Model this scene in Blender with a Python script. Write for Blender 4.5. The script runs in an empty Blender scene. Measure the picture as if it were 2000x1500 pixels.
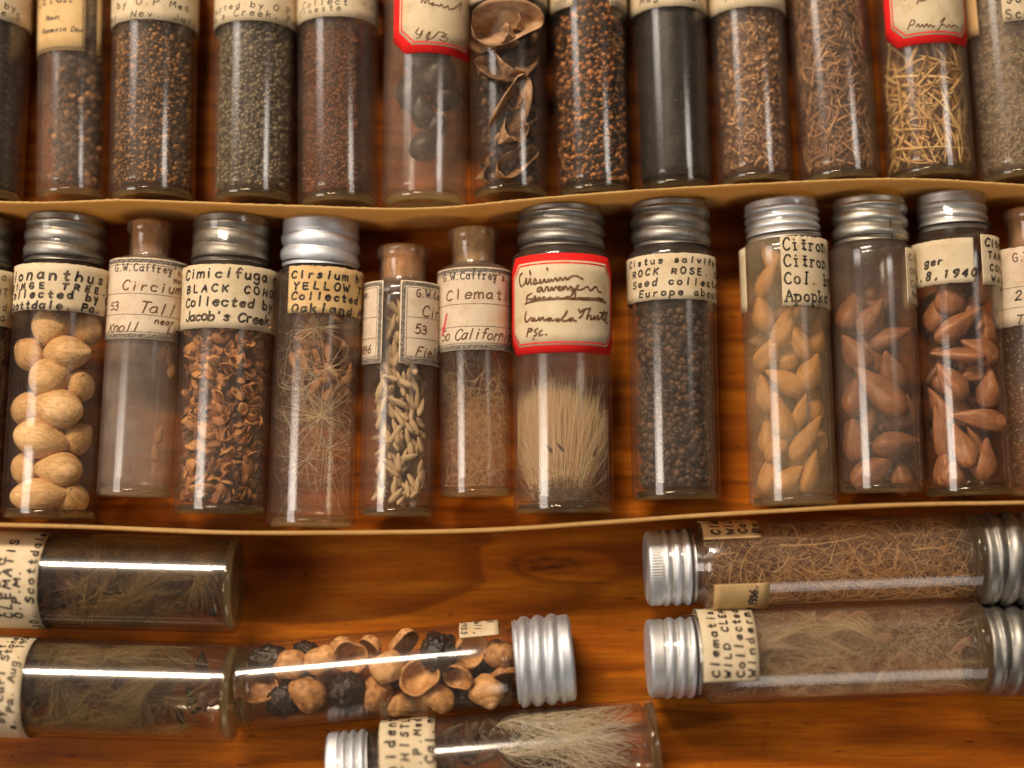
import bpy, math, random
import numpy as np
from mathutils import Matrix, Vector

# ------------------------------------------------------------------ camera, light, exposure
SC = bpy.context.scene
SC.unit_settings.system = 'METRIC'
SC.unit_settings.scale_length = 0.01            # one unit = one centimetre
PI = math.pi
F = 2900.0                                      # focal length in photograph pixels (2000 wide)
TILT = math.radians(5.8)                        # camera looks almost straight down into the drawer
CAM_H = 41.2
cam_d = bpy.data.cameras.new('camera')
cam = bpy.data.objects.new('camera', cam_d)
SC.collection.objects.link(cam)
cam_d.sensor_width = 36.0
cam_d.lens = 36.0 * F / 2000.0
cam_d.clip_start = 1.0
cam_d.clip_end = 2000.0
cam.location = (0, 0, CAM_H)
cam.rotation_euler = (TILT, 0, 0)
cam_d.dof.use_dof = True
cam_d.dof.focus_distance = 39.5
cam_d.dof.aperture_fstop = 0.0225
SC.camera = cam

W = bpy.data.worlds.new('World')
SC.world = W
W.use_nodes = True
W.node_tree.nodes['Background'].inputs[0].default_value = (0.62, 0.58, 0.55, 1)
W.node_tree.nodes['Background'].inputs[1].default_value = 0.022

def lamp(x, y0, y1, z, width, power, col, ramp=None, along='y'):
    """A long diffuser panel under the ceiling, y0..y1 its extent along the drawer (or x when along is 'x'); ramp: how bright it is along its length."""
    L = bpy.data.lights.new('ceiling_lamp', 'AREA')
    L.shape = 'RECTANGLE'
    L.energy, L.color = power, col
    o = bpy.data.objects.new('ceiling_lamp', L)
    SC.collection.objects.link(o)
    c = (y0 + y1) / 2.0
    if along == 'y':
        L.size, L.size_y = width, y1 - y0
        o.location = (x, c, z)
        o.rotation_euler = (0, math.atan2(x, z), 0)
    else:
        L.size, L.size_y = y1 - y0, width
        o.location = (c, x, z)
        o.rotation_euler = (-math.atan2(x, z), 0, 0)
    if ramp:
        L.use_nodes = True
        t = L.node_tree
        em = t.nodes['Emission']
        g = t.nodes.new('ShaderNodeNewGeometry')
        sp = t.nodes.new('ShaderNodeSeparateXYZ')
        r = t.nodes.new('ShaderNodeValToRGB')
        t.links.new(g.outputs['Parametric'], sp.inputs[0])
        t.links.new(sp.outputs[1 if along == 'y' else 0], r.inputs[0])
        cr = r.color_ramp
        cr.interpolation = 'EASE'
        for k, (p, v) in enumerate(ramp):
            e = cr.elements[k] if k < 2 else cr.elements.new(p)
            e.position = p
            e.color = (v, v, v, 1)
        t.links.new(r.outputs[0], em.inputs['Strength'])
    return o

lamp(77, -62, -6, 85, 18, 172000, (1.0, 0.83, 0.65), [(0.0, 1.0), (1.0, 0.0), (0.72, 1.0)], along='x')
lamp(-85, -26, 26, 77, 40, 52000, (1.0, 0.89, 0.79), [(0.0, 1.0), (0.93, 0.0), (0.58, 1.0)])
lamp(-86, 36, 66, 76, 38, 24000, (1.0, 0.91, 0.83), [(0.0, 0.0), (1.0, 1.0), (0.6, 0.75)])
lamp(76, 8, 48, 86, 26, 26000, (1.0, 0.92, 0.84), [(0.0, 0.0), (1.0, 0.0), (0.35, 0.12), (0.7, 0.75), (0.88, 0.75)])
lamp(-112, 8, 72, 54, 56, 24000, (1.0, 0.93, 0.86), [(0.0, 0.0), (1.0, 0.0), (0.35, 1.0), (0.7, 1.0)], along='x')
lamp(0, -70, 110, 165, 200, 4500, (1.0, 0.92, 0.84))

SC.view_settings.view_transform = 'Standard'
SC.view_settings.look = 'None'
SC.view_settings.exposure = 0.34
SC.view_settings.gamma = 1.0
SC.view_settings.use_curve_mapping = False
SC.render.engine = 'CYCLES'
cy = SC.cycles
cy.max_bounces = 14
cy.diffuse_bounces = 6
cy.glossy_bounces = 5
cy.transmission_bounces = 10
cy.transparent_max_bounces = 64
cy.sample_clamp_indirect = 4.0
cy.use_denoising = True
cy.caustics_reflective = False

RNG = np.random.default_rng(11)
random.seed(5)

# ------------------------------------------------------------------ picture point -> drawer point
CT, ST = math.cos(TILT), math.sin(TILT)
def P(px, py, z=0.0):
    x = (px - 1000.0) / F
    y = (750.0 - py) / F
    dy, dz = y * CT + ST, y * ST - CT
    k = (z - CAM_H) / dz
    return Vector((x * k, dy * k, z))

# ------------------------------------------------------------------ materials
def lin(h):
    h = h.lstrip('#')
    out = []
    for i in (0, 2, 4):
        c = int(h[i:i + 2], 16) / 255.0
        out.append(c / 12.92 if c <= 0.04045 else ((c + 0.055) / 1.055) ** 2.4)
    return tuple(out)

class NT:
    def __init__(self, name):
        self.m = bpy.data.materials.new(name)
        self.m.use_nodes = True
        self.t = self.m.node_tree
        self.t.nodes.clear()
        self.out = self.t.nodes.new('ShaderNodeOutputMaterial')
    def n(self, typ, **kw):
        nd = self.t.nodes.new('ShaderNode' + typ)
        for k, v in kw.items():
            setattr(nd, k, v)
        return nd
    def l(self, a, b):
        self.t.links.new(a, b)
    def put(self, sock, v):
        if isinstance(v, bpy.types.NodeSocket):
            self.l(v, sock)
        elif isinstance(v, tuple) and len(v) == 3 and sock.type == 'RGBA':
            sock.default_value = (*v, 1)
        else:
            sock.default_value = v
    def math(self, op, a, b=0.0, clamp=False):
        nd = self.n('Math', operation=op)
        nd.use_clamp = clamp
        self.put(nd.inputs[0], a)
        self.put(nd.inputs[1], b)
        return nd.outputs[0]
    def coords(self, scale=(1, 1, 1), kind='Object', loc=(0, 0, 0)):
        tc = self.n('TexCoord')
        mp = self.n('Mapping')
        mp.inputs['Scale'].default_value = scale
        mp.inputs['Location'].default_value = loc
        self.l(tc.outputs[kind], mp.inputs[0])
        return mp.outputs[0]
    def noise(self, vec, scale, detail=3, rough=0.5, dist=0.0):
        nd = self.n('TexNoise')
        self.l(vec, nd.inputs['Vector'])
        nd.inputs['Scale'].default_value = scale
        nd.inputs['Detail'].default_value = detail
        nd.inputs['Roughness'].default_value = rough
        nd.inputs['Distortion'].default_value = dist
        return nd.outputs['Fac']
    def ramp(self, fac, stops, interp='LINEAR'):
        nd = self.n('ValToRGB')
        cr = nd.color_ramp
        cr.interpolation = interp
        while len(cr.elements) > 1:
            cr.elements.remove(cr.elements[-1])
        for i, (p, c) in enumerate(stops):
            e = cr.elements[0] if i == 0 else cr.elements.new(p)
            e.position = p
            c = (c, c, c) if isinstance(c, (int, float)) else c
            e.color = (*c, 1)
        self.put(nd.inputs[0], fac)
        return nd.outputs[0]
    def mix(self, fac, a, b, mode='MIX'):
        nd = self.n('Mix', data_type='RGBA', blend_type=mode)
        self.put(nd.inputs[0], fac)
        self.put(nd.inputs[6], a)
        self.put(nd.inputs[7], b)
        return nd.outputs[2]
    def bsdf(self, color, rough=0.6, metal=0.0, spec=0.5, bump=None, bstr=0.2, bdist=0.02, **kw):
        b = self.n('BsdfPrincipled')
        self.put(b.inputs['Base Color'], color)
        self.put(b.inputs['Roughness'], rough)
        self.put(b.inputs['Metallic'], metal)
        self.put(b.inputs['Specular IOR Level'], spec)
        for k, v in kw.items():
            self.put(b.inputs[k], v)
        if bump is not None:
            bp = self.n('Bump')
            bp.inputs['Strength'].default_value = bstr
            bp.inputs['Distance'].default_value = bdist
            self.l(bump, bp.inputs['Height'])
            self.l(bp.outputs[0], b.inputs['Normal'])
        self.l(b.outputs[0], self.out.inputs[0])
        return self.m

def make_wood():
    t = NT('varnished_pine')
    tc = t.n('TexCoord')
    sep = t.n('SeparateXYZ')
    t.l(tc.outputs['Object'], sep.inputs[0])
    X, Y = sep.outputs[0], sep.outputs[1]
    # flat-sawn contour lines: slow noise stretched along x, plus a knot
    v1 = t.coords((0.030, 0.27, 1), loc=(3.1, 1.7, 0))
    n1 = t.noise(v1, 1.0, 2.5, 0.45, 0.5)
    k = P(1075, 1103, 0)
    dx = t.math('MULTIPLY', t.math('SUBTRACT', X, k.x), 0.62)
    dy = t.math('MULTIPLY', t.math('SUBTRACT', Y, k.y), 2.3)
    d2 = t.math('ADD', t.math('MULTIPLY', dx, dx), t.math('MULTIPLY', dy, dy))
    kn = t.math('POWER', 2.718, t.math('MULTIPLY', d2, -1.0))
    h = t.math('ADD', t.math('ADD', t.math('MULTIPLY', n1, 11.0), t.math('MULTIPLY', kn, 1.6)), t.math('MULTIPLY', Y, 0.15))
    fr = t.math('FRACT', h)
    # every ring: slow rise from pale early wood to dark late wood then a soft fall back
    ring = t.ramp(fr, [(0.0, 0.15), (0.1, 0.0), (0.55, 0.22), (0.86, 1.0), (0.95, 0.8), (1.0, 0.15)])
    fib = t.noise(t.coords((0.35, 9.0, 1)), 2.0, 5, 0.65)
    fib2 = t.noise(t.coords((0.10, 1.3, 1), loc=(7, 3, 0)), 1.3, 4, 0.6)
    base = t.ramp(fib2, [(0.25, (0.30, 0.066, 0.0035)), (0.5, (0.54, 0.142, 0.007)), (0.78, (0.76, 0.265, 0.016))])
    c = t.mix(t.math('MULTIPLY', ring, 0.62), base, (0.13, 0.024, 0.002))
    c = t.mix(t.ramp(fib, [(0.34, 0.5), (0.54, 0.0)]), c, (0.11, 0.022, 0.002))
    # knot heart and little dark ticks (resin canals)
    kc = t.ramp(kn, [(0.55, 0.0), (0.97, 0.95)])
    kc = t.math('MULTIPLY', kc, t.ramp(t.noise(t.coords((0.9, 5, 1)), 1.6, 4, 0.7), [(0.4, 0.15), (0.62, 1.0)]))
    c = t.mix(kc, c, (0.018, 0.007, 0.003))
    tick = t.noise(t.coords((0.75, 4.2, 1), loc=(2, 9, 0)), 1.9, 2, 0.5)
    c = t.mix(t.ramp(tick, [(0.695, 0.0), (0.725, 0.9)]), c, (0.045, 0.012, 0.004))
    sc = t.noise(t.coords((2.0, 0.12, 1), loc=(5, 2, 0)), 1.4, 2, 0.5, 0.6)
    c = t.mix(t.ramp(sc, [(0.492, 0.0), (0.5, 0.20), (0.508, 0.0)]), c, (0.07, 0.02, 0.006))
    # pale dust flecks
    du = t.n('TexVoronoi', feature='F1')
    t.l(t.coords((1, 1, 1)), du.inputs['Vector'])
    du.inputs['Scale'].default_value = 1.5
    c = t.mix(t.ramp(du.outputs['Distance'], [(0.012, 0.55), (0.035, 0.0)]), c, (0.5, 0.33, 0.16))
    rg = t.ramp(fib, [(0.3, 0.5), (0.7, 0.34)])
    return t.bsdf(c, rg, 0, 0.18, fib, 0.12, 0.02)

def make_card():
    t = NT('manila_card')
    n = t.noise(t.coords((1, 1, 1)), 0.9, 4, 0.6)
    f = t.noise(t.coords((1, 1, 4)), 14, 4, 0.7)
    c = t.ramp(n, [(0.3, (0.74, 0.48, 0.18)), (0.7, (0.83, 0.57, 0.24))])
    c = t.mix(t.ramp(f, [(0.35, 0.22), (0.6, 0.0)]), c, (0.36, 0.19, 0.05))
    t.bsdf(c, 0.7, 0, 0.3, f, 0.25, 0.02)
    # the card is thin enough for lamp light to glow through it
    b = t.out.inputs[0].links[0].from_node
    tr = t.n('BsdfTranslucent'); mx = t.n('MixShader')
    t.l(t.mix(0.35, c, (0.94, 0.66, 0.28)), tr.inputs[0])
    mx.inputs[0].default_value = 0.48
    t.l(b.outputs[0], mx.inputs[1]); t.l(tr.outputs[0], mx.inputs[2])
    t.l(mx.outputs[0], t.out.inputs[0])
    return t.m

def make_paper(name, ca, cb, stain, amt=0.35):
    t = NT(name)
    v = t.coords((1, 1, 1))
    oi = t.n('ObjectInfo')
    ad = t.n('VectorMath', operation='ADD')
    t.l(v, ad.inputs[0])
    cmb = t.n('CombineXYZ')
    t.l(t.math('MULTIPLY', oi.outputs['Random'], 40.0), cmb.inputs[0])
    t.l(cmb.outputs[0], ad.inputs[1])
    v = ad.outputs[0]
    n = t.noise(v, 1.1, 4, 0.6)
    g = t.noise(v, 22, 3, 0.6)
    c = t.ramp(n, [(0.3, ca), (0.72, cb)])
    c = t.mix(t.ramp(t.noise(v, 2.4, 5, 0.62, 0.4), [(0.50, 0.0), (0.72, amt * 1.25)]), c, stain)
    c = t.mix(t.ramp(g, [(0.32, 0.16), (0.55, 0.0)]), c, stain)
    return t.bsdf(c, 0.75, 0, 0.25, g, 0.16, 0.01)

def make_ink(name, col, broken=0.25):
    t = NT(name)
    n = t.noise(t.coords((1, 1, 1)), 7, 3, 0.6)
    c = t.mix(t.ramp(n, [(0.42, 0.0), (0.68, broken)]), col, (0.30, 0.21, 0.12))
    return t.bsdf(c, 0.6, 0, 0.2)

def make_print_border():
    t = NT('printed_grey_border')
    n = t.noise(t.coords((1, 1, 1)), 30, 2, 0.7)
    c = t.ramp(n, [(0.44, (0.055, 0.05, 0.045)), (0.58, (0.30, 0.25, 0.18))])
    return t.bsdf(c, 0.7, 0, 0.2)

def make_metal(name, ca, cb, r0, r1, dark, damt):
    t = NT(name)
    v = t.coords((1, 1, 1))
    n = t.noise(v, 3.0, 5, 0.65)
    s = t.noise(t.coords((1, 6, 1)), 5.0, 3, 0.6)
    c = t.ramp(n, [(0.3, ca), (0.7, cb)])
    c = t.mix(t.ramp(t.noise(v, 6.5, 6, 0.7), [(0.58, 0.0), (0.72, damt)]), c, dark)
    r = t.ramp(s, [(0.3, r0), (0.7, r1)])
    return t.bsdf(c, r, 1.0, 0.5, n, 0.06, 0.03)

def make_glass(name, haze=0.06, tint=(0.985, 0.965, 0.92), dust=(0.58, 0.45, 0.36), rough=0.05, specks=0.5):
    """Wall of a hollow vial: a clear sheet with a Schlick reflection, old dust and scuffs on it."""
    t = NT(name)
    geo = t.n('NewGeometry')
    dot = t.n('VectorMath', operation='DOT_PRODUCT')
    v = t.coords((1, 1, 1))
    t.l(geo.outputs['Incoming'], dot.inputs[0])
    t.l(geo.outputs['Normal'], dot.inputs[1])
    c = t.math('ABSOLUTE', dot.outputs['Value'])
    om = t.math('SUBTRACT', 1.0, c, True)
    fr = t.math('ADD', 0.05, t.math('MULTIPLY', t.math('POWER', om, 5.0), 0.70))
    path = t.math('DIVIDE', 1.0, t.math('MAXIMUM', c, 0.12))          # longer way through the wall near the edge
    tp = t.n('BsdfTransparent')
    tc = t.n('Mix', data_type='RGBA')
    t.l(t.math('MULTIPLY', t.math('SUBTRACT', path, 1.0), 0.09, True), tc.inputs[0])
    tc.inputs[6].default_value = (*tint, 1)
    tc.inputs[7].default_value = (0.50, 0.40, 0.25, 1)
    t.l(tc.outputs[2], tp.inputs[0])
    gl = t.n('BsdfGlossy')
    gl.inputs['Color'].default_value = (1, 1, 1, 1)
    gl.inputs['Roughness'].default_value = rough
    bp = t.n('Bump')
    bp.inputs['Strength'].default_value = 0.045
    bp.inputs['Distance'].default_value = 0.02
    t.l(t.noise(t.coords((2.2, 5.0, 2.2)), 2.4, 3, 0.6), bp.inputs['Height'])
    t.l(bp.outputs[0], gl.inputs['Normal'])
    m1 = t.n('MixShader')
    g2 = t.n('BsdfGlossy')
    g2.inputs['Roughness'].default_value = 0.24
    t.l(bp.outputs[0], g2.inputs['Normal'])
    gm = t.n('MixShader')
    gm.inputs[0].default_value = 0.32
    t.l(gl.outputs[0], gm.inputs[1]); t.l(g2.outputs[0], gm.inputs[2])
    t.l(fr, m1.inputs[0]); t.l(tp.outputs[0], m1.inputs[1]); t.l(gm.outputs[0], m1.inputs[2])
    df = t.n('BsdfDiffuse')
    df.inputs[0].default_value = (*dust, 1)
    cloud = t.ramp(t.noise(v, 0.9, 5, 0.62, 0.3), [(0.28, 0.45), (0.72, 1.5)])
    cl = t.n('RGBToBW'); t.l(cloud, cl.inputs[0])
    sp = t.noise(v, 26, 2, 0.5)
    spk = t.n('RGBToBW'); t.l(t.ramp(sp, [(0.70, 0.0), (0.76, specks)]), spk.inputs[0])
    scr = t.noise(t.coords((9, 0.8, 9)), 2.0, 3, 0.6)
    scw = t.n('RGBToBW'); t.l(t.ramp(scr, [(0.35, 0.85), (0.7, 1.15)]), scw.inputs[0])
    hz = t.math('MULTIPLY', t.math('MULTIPLY', cl.outputs[0], scw.outputs[0]), haze)
    hz = t.math('ADD', hz, spk.outputs[0], True)
    m2 = t.n('MixShader')
    t.l(hz, m2.inputs[0]); t.l(m1.outputs[0], m2.inputs[1]); t.l(df.outputs[0], m2.inputs[2])
    t.l(m2.outputs[0], t.out.inputs[0])
    return t.m

def make_solid_glass():
    t = NT('thick_glass')
    g = t.n('BsdfGlass')
    g.inputs['Color'].default_value = (0.93, 0.90, 0.78, 1)
    g.inputs['Roughness'].default_value = 0.03
    g.inputs['IOR'].default_value = 1.5
    tr = t.n('BsdfTranslucent')
    tr.inputs[0].default_value = (0.80, 0.70, 0.46, 1)
    mx = t.n('MixShader')
    mx.inputs[0].default_value = 0.16
    t.l(g.outputs[0], mx.inputs[1]); t.l(tr.outputs[0], mx.inputs[2])
    t.l(mx.outputs[0], t.out.inputs[0])
    return t.m

def seed_mat(name, cols, rough=0.62, grain=8.0, stretch=(1, 1, 1), bstr=0.3, spec=0.35, mottled=0.35, bdist=0.02):
    """Per-seed tone from the mesh attribute 'tone', then a natural mottling."""
    t = NT(name)
    at = t.n('Attribute', attribute_name='tone')
    n = t.noise(t.coords(stretch), grain, 4, 0.65)
    f = t.math('ADD', at.outputs['Fac'], t.math('MULTIPLY', t.math('SUBTRACT', n, 0.5), mottled), True)
    k = len(cols) - 1
    c = t.ramp(f, [(i / k, q) for i, q in enumerate(cols)])
    return t.bsdf(c, rough, 0, spec, n, bstr, bdist)

def hair_mat(name, cols, transp=0.45):
    """thin plant hair: scatters light and lets some through."""
    t = NT(name)
    at = t.n('Attribute', attribute_name='tone')
    k = len(cols) - 1
    c = t.ramp(at.outputs['Fac'], [(i / k, q) for i, q in enumerate(cols)])
    d = t.n('BsdfDiffuse'); tr = t.n('BsdfTranslucent'); mx = t.n('MixShader')
    t.l(c, d.inputs[0]); t.l(c, tr.inputs[0])
    mx.inputs[0].default_value = 0.5
    t.l(d.outputs[0], mx.inputs[1]); t.l(tr.outputs[0], mx.inputs[2])
    tp = t.n('BsdfTransparent'); m2 = t.n('MixShader')
    m2.inputs[0].default_value = transp
    t.l(mx.outputs[0], m2.inputs[1]); t.l(tp.outputs[0], m2.inputs[2])
    t.l(m2.outputs[0], t.out.inputs[0])
    return t.m

def make_cork(name='cork', k=1.0, g=1.0):
    t = NT(name)
    v = t.coords((1, 1, 1))
    a = t.noise(v, 9, 4, 0.7)
    b = t.noise(t.coords((1, 0.35, 1)), 6, 3, 0.6)
    c = t.ramp(b, [(0.3, (0.30 * k, 0.11 * k * g, 0.030 * k * g)), (0.7, (0.58 * k, 0.27 * k * g, 0.09 * k * g * g))])
    c = t.mix(t.ramp(a, [(0.60, 0.0), (0.70, 0.8)]), c, (0.05, 0.018, 0.008))
    return t.bsdf(c, 0.8, 0, 0.3, a, 0.4, 0.03)

M = {}
M['wood'] = make_wood()
M['card'] = make_card()
M['paper'] = make_paper('aged_label_paper', (0.56, 0.44, 0.275), (0.645, 0.535, 0.365), (0.42, 0.255, 0.10))
M['paper_pink'] = make_paper('printed_label_paper', (0.57, 0.45, 0.315), (0.64, 0.52, 0.385), (0.45, 0.27, 0.14), 0.45)
M['paper_orange'] = make_paper('browned_label_paper', (0.56, 0.36, 0.145), (0.64, 0.45, 0.22), (0.42, 0.19, 0.05))
M['red'] = make_paper('red_label_border', (0.68, 0.010, 0.008), (0.78, 0.016, 0.012), (0.42, 0.008, 0.006), 0.3)
M['ink'] = make_ink('black_ink', (0.018, 0.016, 0.016), 0.42)
M['ink_grey'] = make_ink('faded_ink', (0.05, 0.043, 0.04), 0.5)
M['ink_brown'] = make_ink('brown_ink', (0.10, 0.038, 0.012), 0.5)
M['ink_red'] = make_ink('red_ink', (0.62, 0.02, 0.07), 0.2)
M['print'] = make_print_border()
M['nickel'] = make_metal('tarnished_nickel', (0.25, 0.235, 0.21), (0.37, 0.35, 0.315), 0.42, 0.58, (0.14, 0.11, 0.08), 0.75)
M['nickel_bright'] = make_metal('nickel', (0.48, 0.45, 0.39), (0.58, 0.55, 0.49), 0.38, 0.52, (0.2, 0.16, 0.12), 0.5)
M['alum'] = make_metal('brushed_aluminium', (0.62, 0.64, 0.68), (0.70, 0.72, 0.75), 0.52, 0.66, (0.45, 0.42, 0.38), 0.35)
M['glass'] = make_glass('vial_glass', 0.034)
M['glass_clear'] = make_glass('clean_vial_glass', 0.016)
M['glass_dusty'] = make_glass('dusty_vial_glass', 0.055, specks=0.7)
M['glass_cloudy'] = make_glass('clouded_vial_glass', 0.14, dust=(0.50, 0.40, 0.33), specks=0.6)
M['glass_speck'] = make_glass('grimy_vial_glass', 0.12, dust=(0.62, 0.46, 0.28), specks=0.95)
M['glass_neck'] = make_glass('bottle_neck_glass', 0.11, dust=(0.66, 0.50, 0.35), specks=0.6)
M['base'] = make_solid_glass()
M['cork'] = make_cork()
M['cork_pale'] = make_cork('pale_cork', 1.15, 1.35)
M['dark_liner'] = NT('cap_liner').bsdf((0.02, 0.014, 0.01), 0.7)

# ------------------------------------------------------------------ mesh builder
class MB:
    def __init__(self):
        self.v, self.f, self.t, self.n = [], [], [], 0
    def add(self, verts, faces, tone=0.5):
        verts = np.asarray(verts, dtype=np.float64).reshape(-1, 3)
        self.v.append(verts)
        faces = np.asarray(faces, dtype=np.int64)
        self.f.append(faces + self.n)
        tn = np.broadcast_to(np.asarray(tone, dtype=np.float64), (len(verts),))
        self.t.append(tn)
        self.n += len(verts)
    def build(self, name, mat, parent=None, smooth=True, matrix=None):
        me = bpy.data.meshes.new(name)
        V = np.concatenate(self.v)
        loops = np.concatenate([f.ravel() for f in self.f])
        sizes = np.concatenate([np.full(len(f), f.shape[1]) for f in self.f])
        me.vertices.add(len(V))
        me.vertices.foreach_set('co', V.ravel())
        me.loops.add(len(loops))
        me.loops.foreach_set('vertex_index', loops.astype(np.int32))
        me.polygons.add(len(sizes))
        me.polygons.foreach_set('loop_start', (np.cumsum(sizes) - sizes).astype(np.int32))
        me.polygons.foreach_set('use_smooth', np.full(len(sizes), smooth))
        me.update(calc_edges=True)
        me.validate()
        a = me.attributes.new('tone', 'FLOAT', 'POINT')
        if len(me.vertices) == len(V):
            a.data.foreach_set('value', np.concatenate(self.t).astype(np.float32))
        me.materials.append(mat)
        o = bpy.data.objects.new(name, me)
        SC.collection.objects.link(o)
        if parent is not None:
            o.parent = parent
        if matrix is not None:
            o.matrix_world = matrix
        return o

def lathe(mb, prof, seg=64, rot=None):
    """prof: list of (radius, y) turned about the y axis."""
    prof = np.array(prof, float)
    th = np.linspace(0, 2 * PI, seg, endpoint=False)
    r, y = prof[:, 0][:, None], prof[:, 1][:, None]
    V = np.stack([r * np.sin(th), np.broadcast_to(y, (len(prof), seg)), r * np.cos(th)], -1).reshape(-1, 3)
    i = np.arange(len(prof) - 1)[:, None] * seg
    j = np.arange(seg)[None, :]
    a, b = i + j, i + (j + 1) % seg
    faces = np.stack([a, b, b + seg, a + seg], -1).reshape(-1, 4)
    if rot is not None:
        V = rot(V)
    mb.add(V, faces)

def ribbon(mb, pts, w, mapf):
    """A pen stroke: pts in flat label coordinates (cm), width w, mapf bends it round the vial."""
    pts = np.asarray(pts, float)
    if len(pts) < 2:
        return
    d = np.gradient(pts, axis=0)
    ln = np.linalg.norm(d, axis=1, keepdims=True)
    ln[ln == 0] = 1
    d = d / ln
    nrm = np.stack([-d[:, 1], d[:, 0]], 1)
    # round the ends
    e0 = pts[0] - d[0] * w * 0.45
    e1 = pts[-1] + d[-1] * w * 0.45
    P2 = np.vstack([e0, pts, e1])
    N2 = np.vstack([nrm[0], nrm, nrm[-1]])
    ww = np.full(len(P2), w / 2)
    ww[1:-1] *= 0.86 + 0.28 * RNG.random(len(P2) - 2)
    ww[0] *= 0.5; ww[-1] *= 0.5
    L = P2 + N2 * ww[:, None]
    R = P2 - N2 * ww[:, None]
    n = len(P2)
    V = mapf(np.vstack([L, R]))
    k = np.arange(n - 1)
    mb.add(V, np.stack([k, n + k, n + k + 1, k + 1], -1))

def catmull(pts, sub=6):
    p = np.asarray(pts, float)
    if len(p) < 3:
        return dense(p, sub)
    closed = np.allclose(p[0], p[-1])
    if closed:
        q = np.vstack([p[-2], p, p[1]])
    else:
        q = np.vstack([2 * p[0] - p[1], p, 2 * p[-1] - p[-2]])
    t = np.linspace(0, 1, sub, endpoint=False)[:, None]
    out = []
    for i in range(1, len(q) - 2):
        a, b, c, d = q[i - 1], q[i], q[i + 1], q[i + 2]
        out.append(0.5 * (2 * b + (c - a) * t + (2 * a - 5 * b + 4 * c - d) * t ** 2 + (3 * b - a - 3 * c + d) * t ** 3))
    out.append(p[-1:])
    return np.vstack(out)

def dense(pts, sub=4):
    p = np.asarray(pts, float)
    t = np.linspace(0, 1, sub, endpoint=False)[:, None]
    return np.vstack([p[i] + (p[i + 1] - p[i]) * t for i in range(len(p) - 1)] + [p[-1:]])

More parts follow.
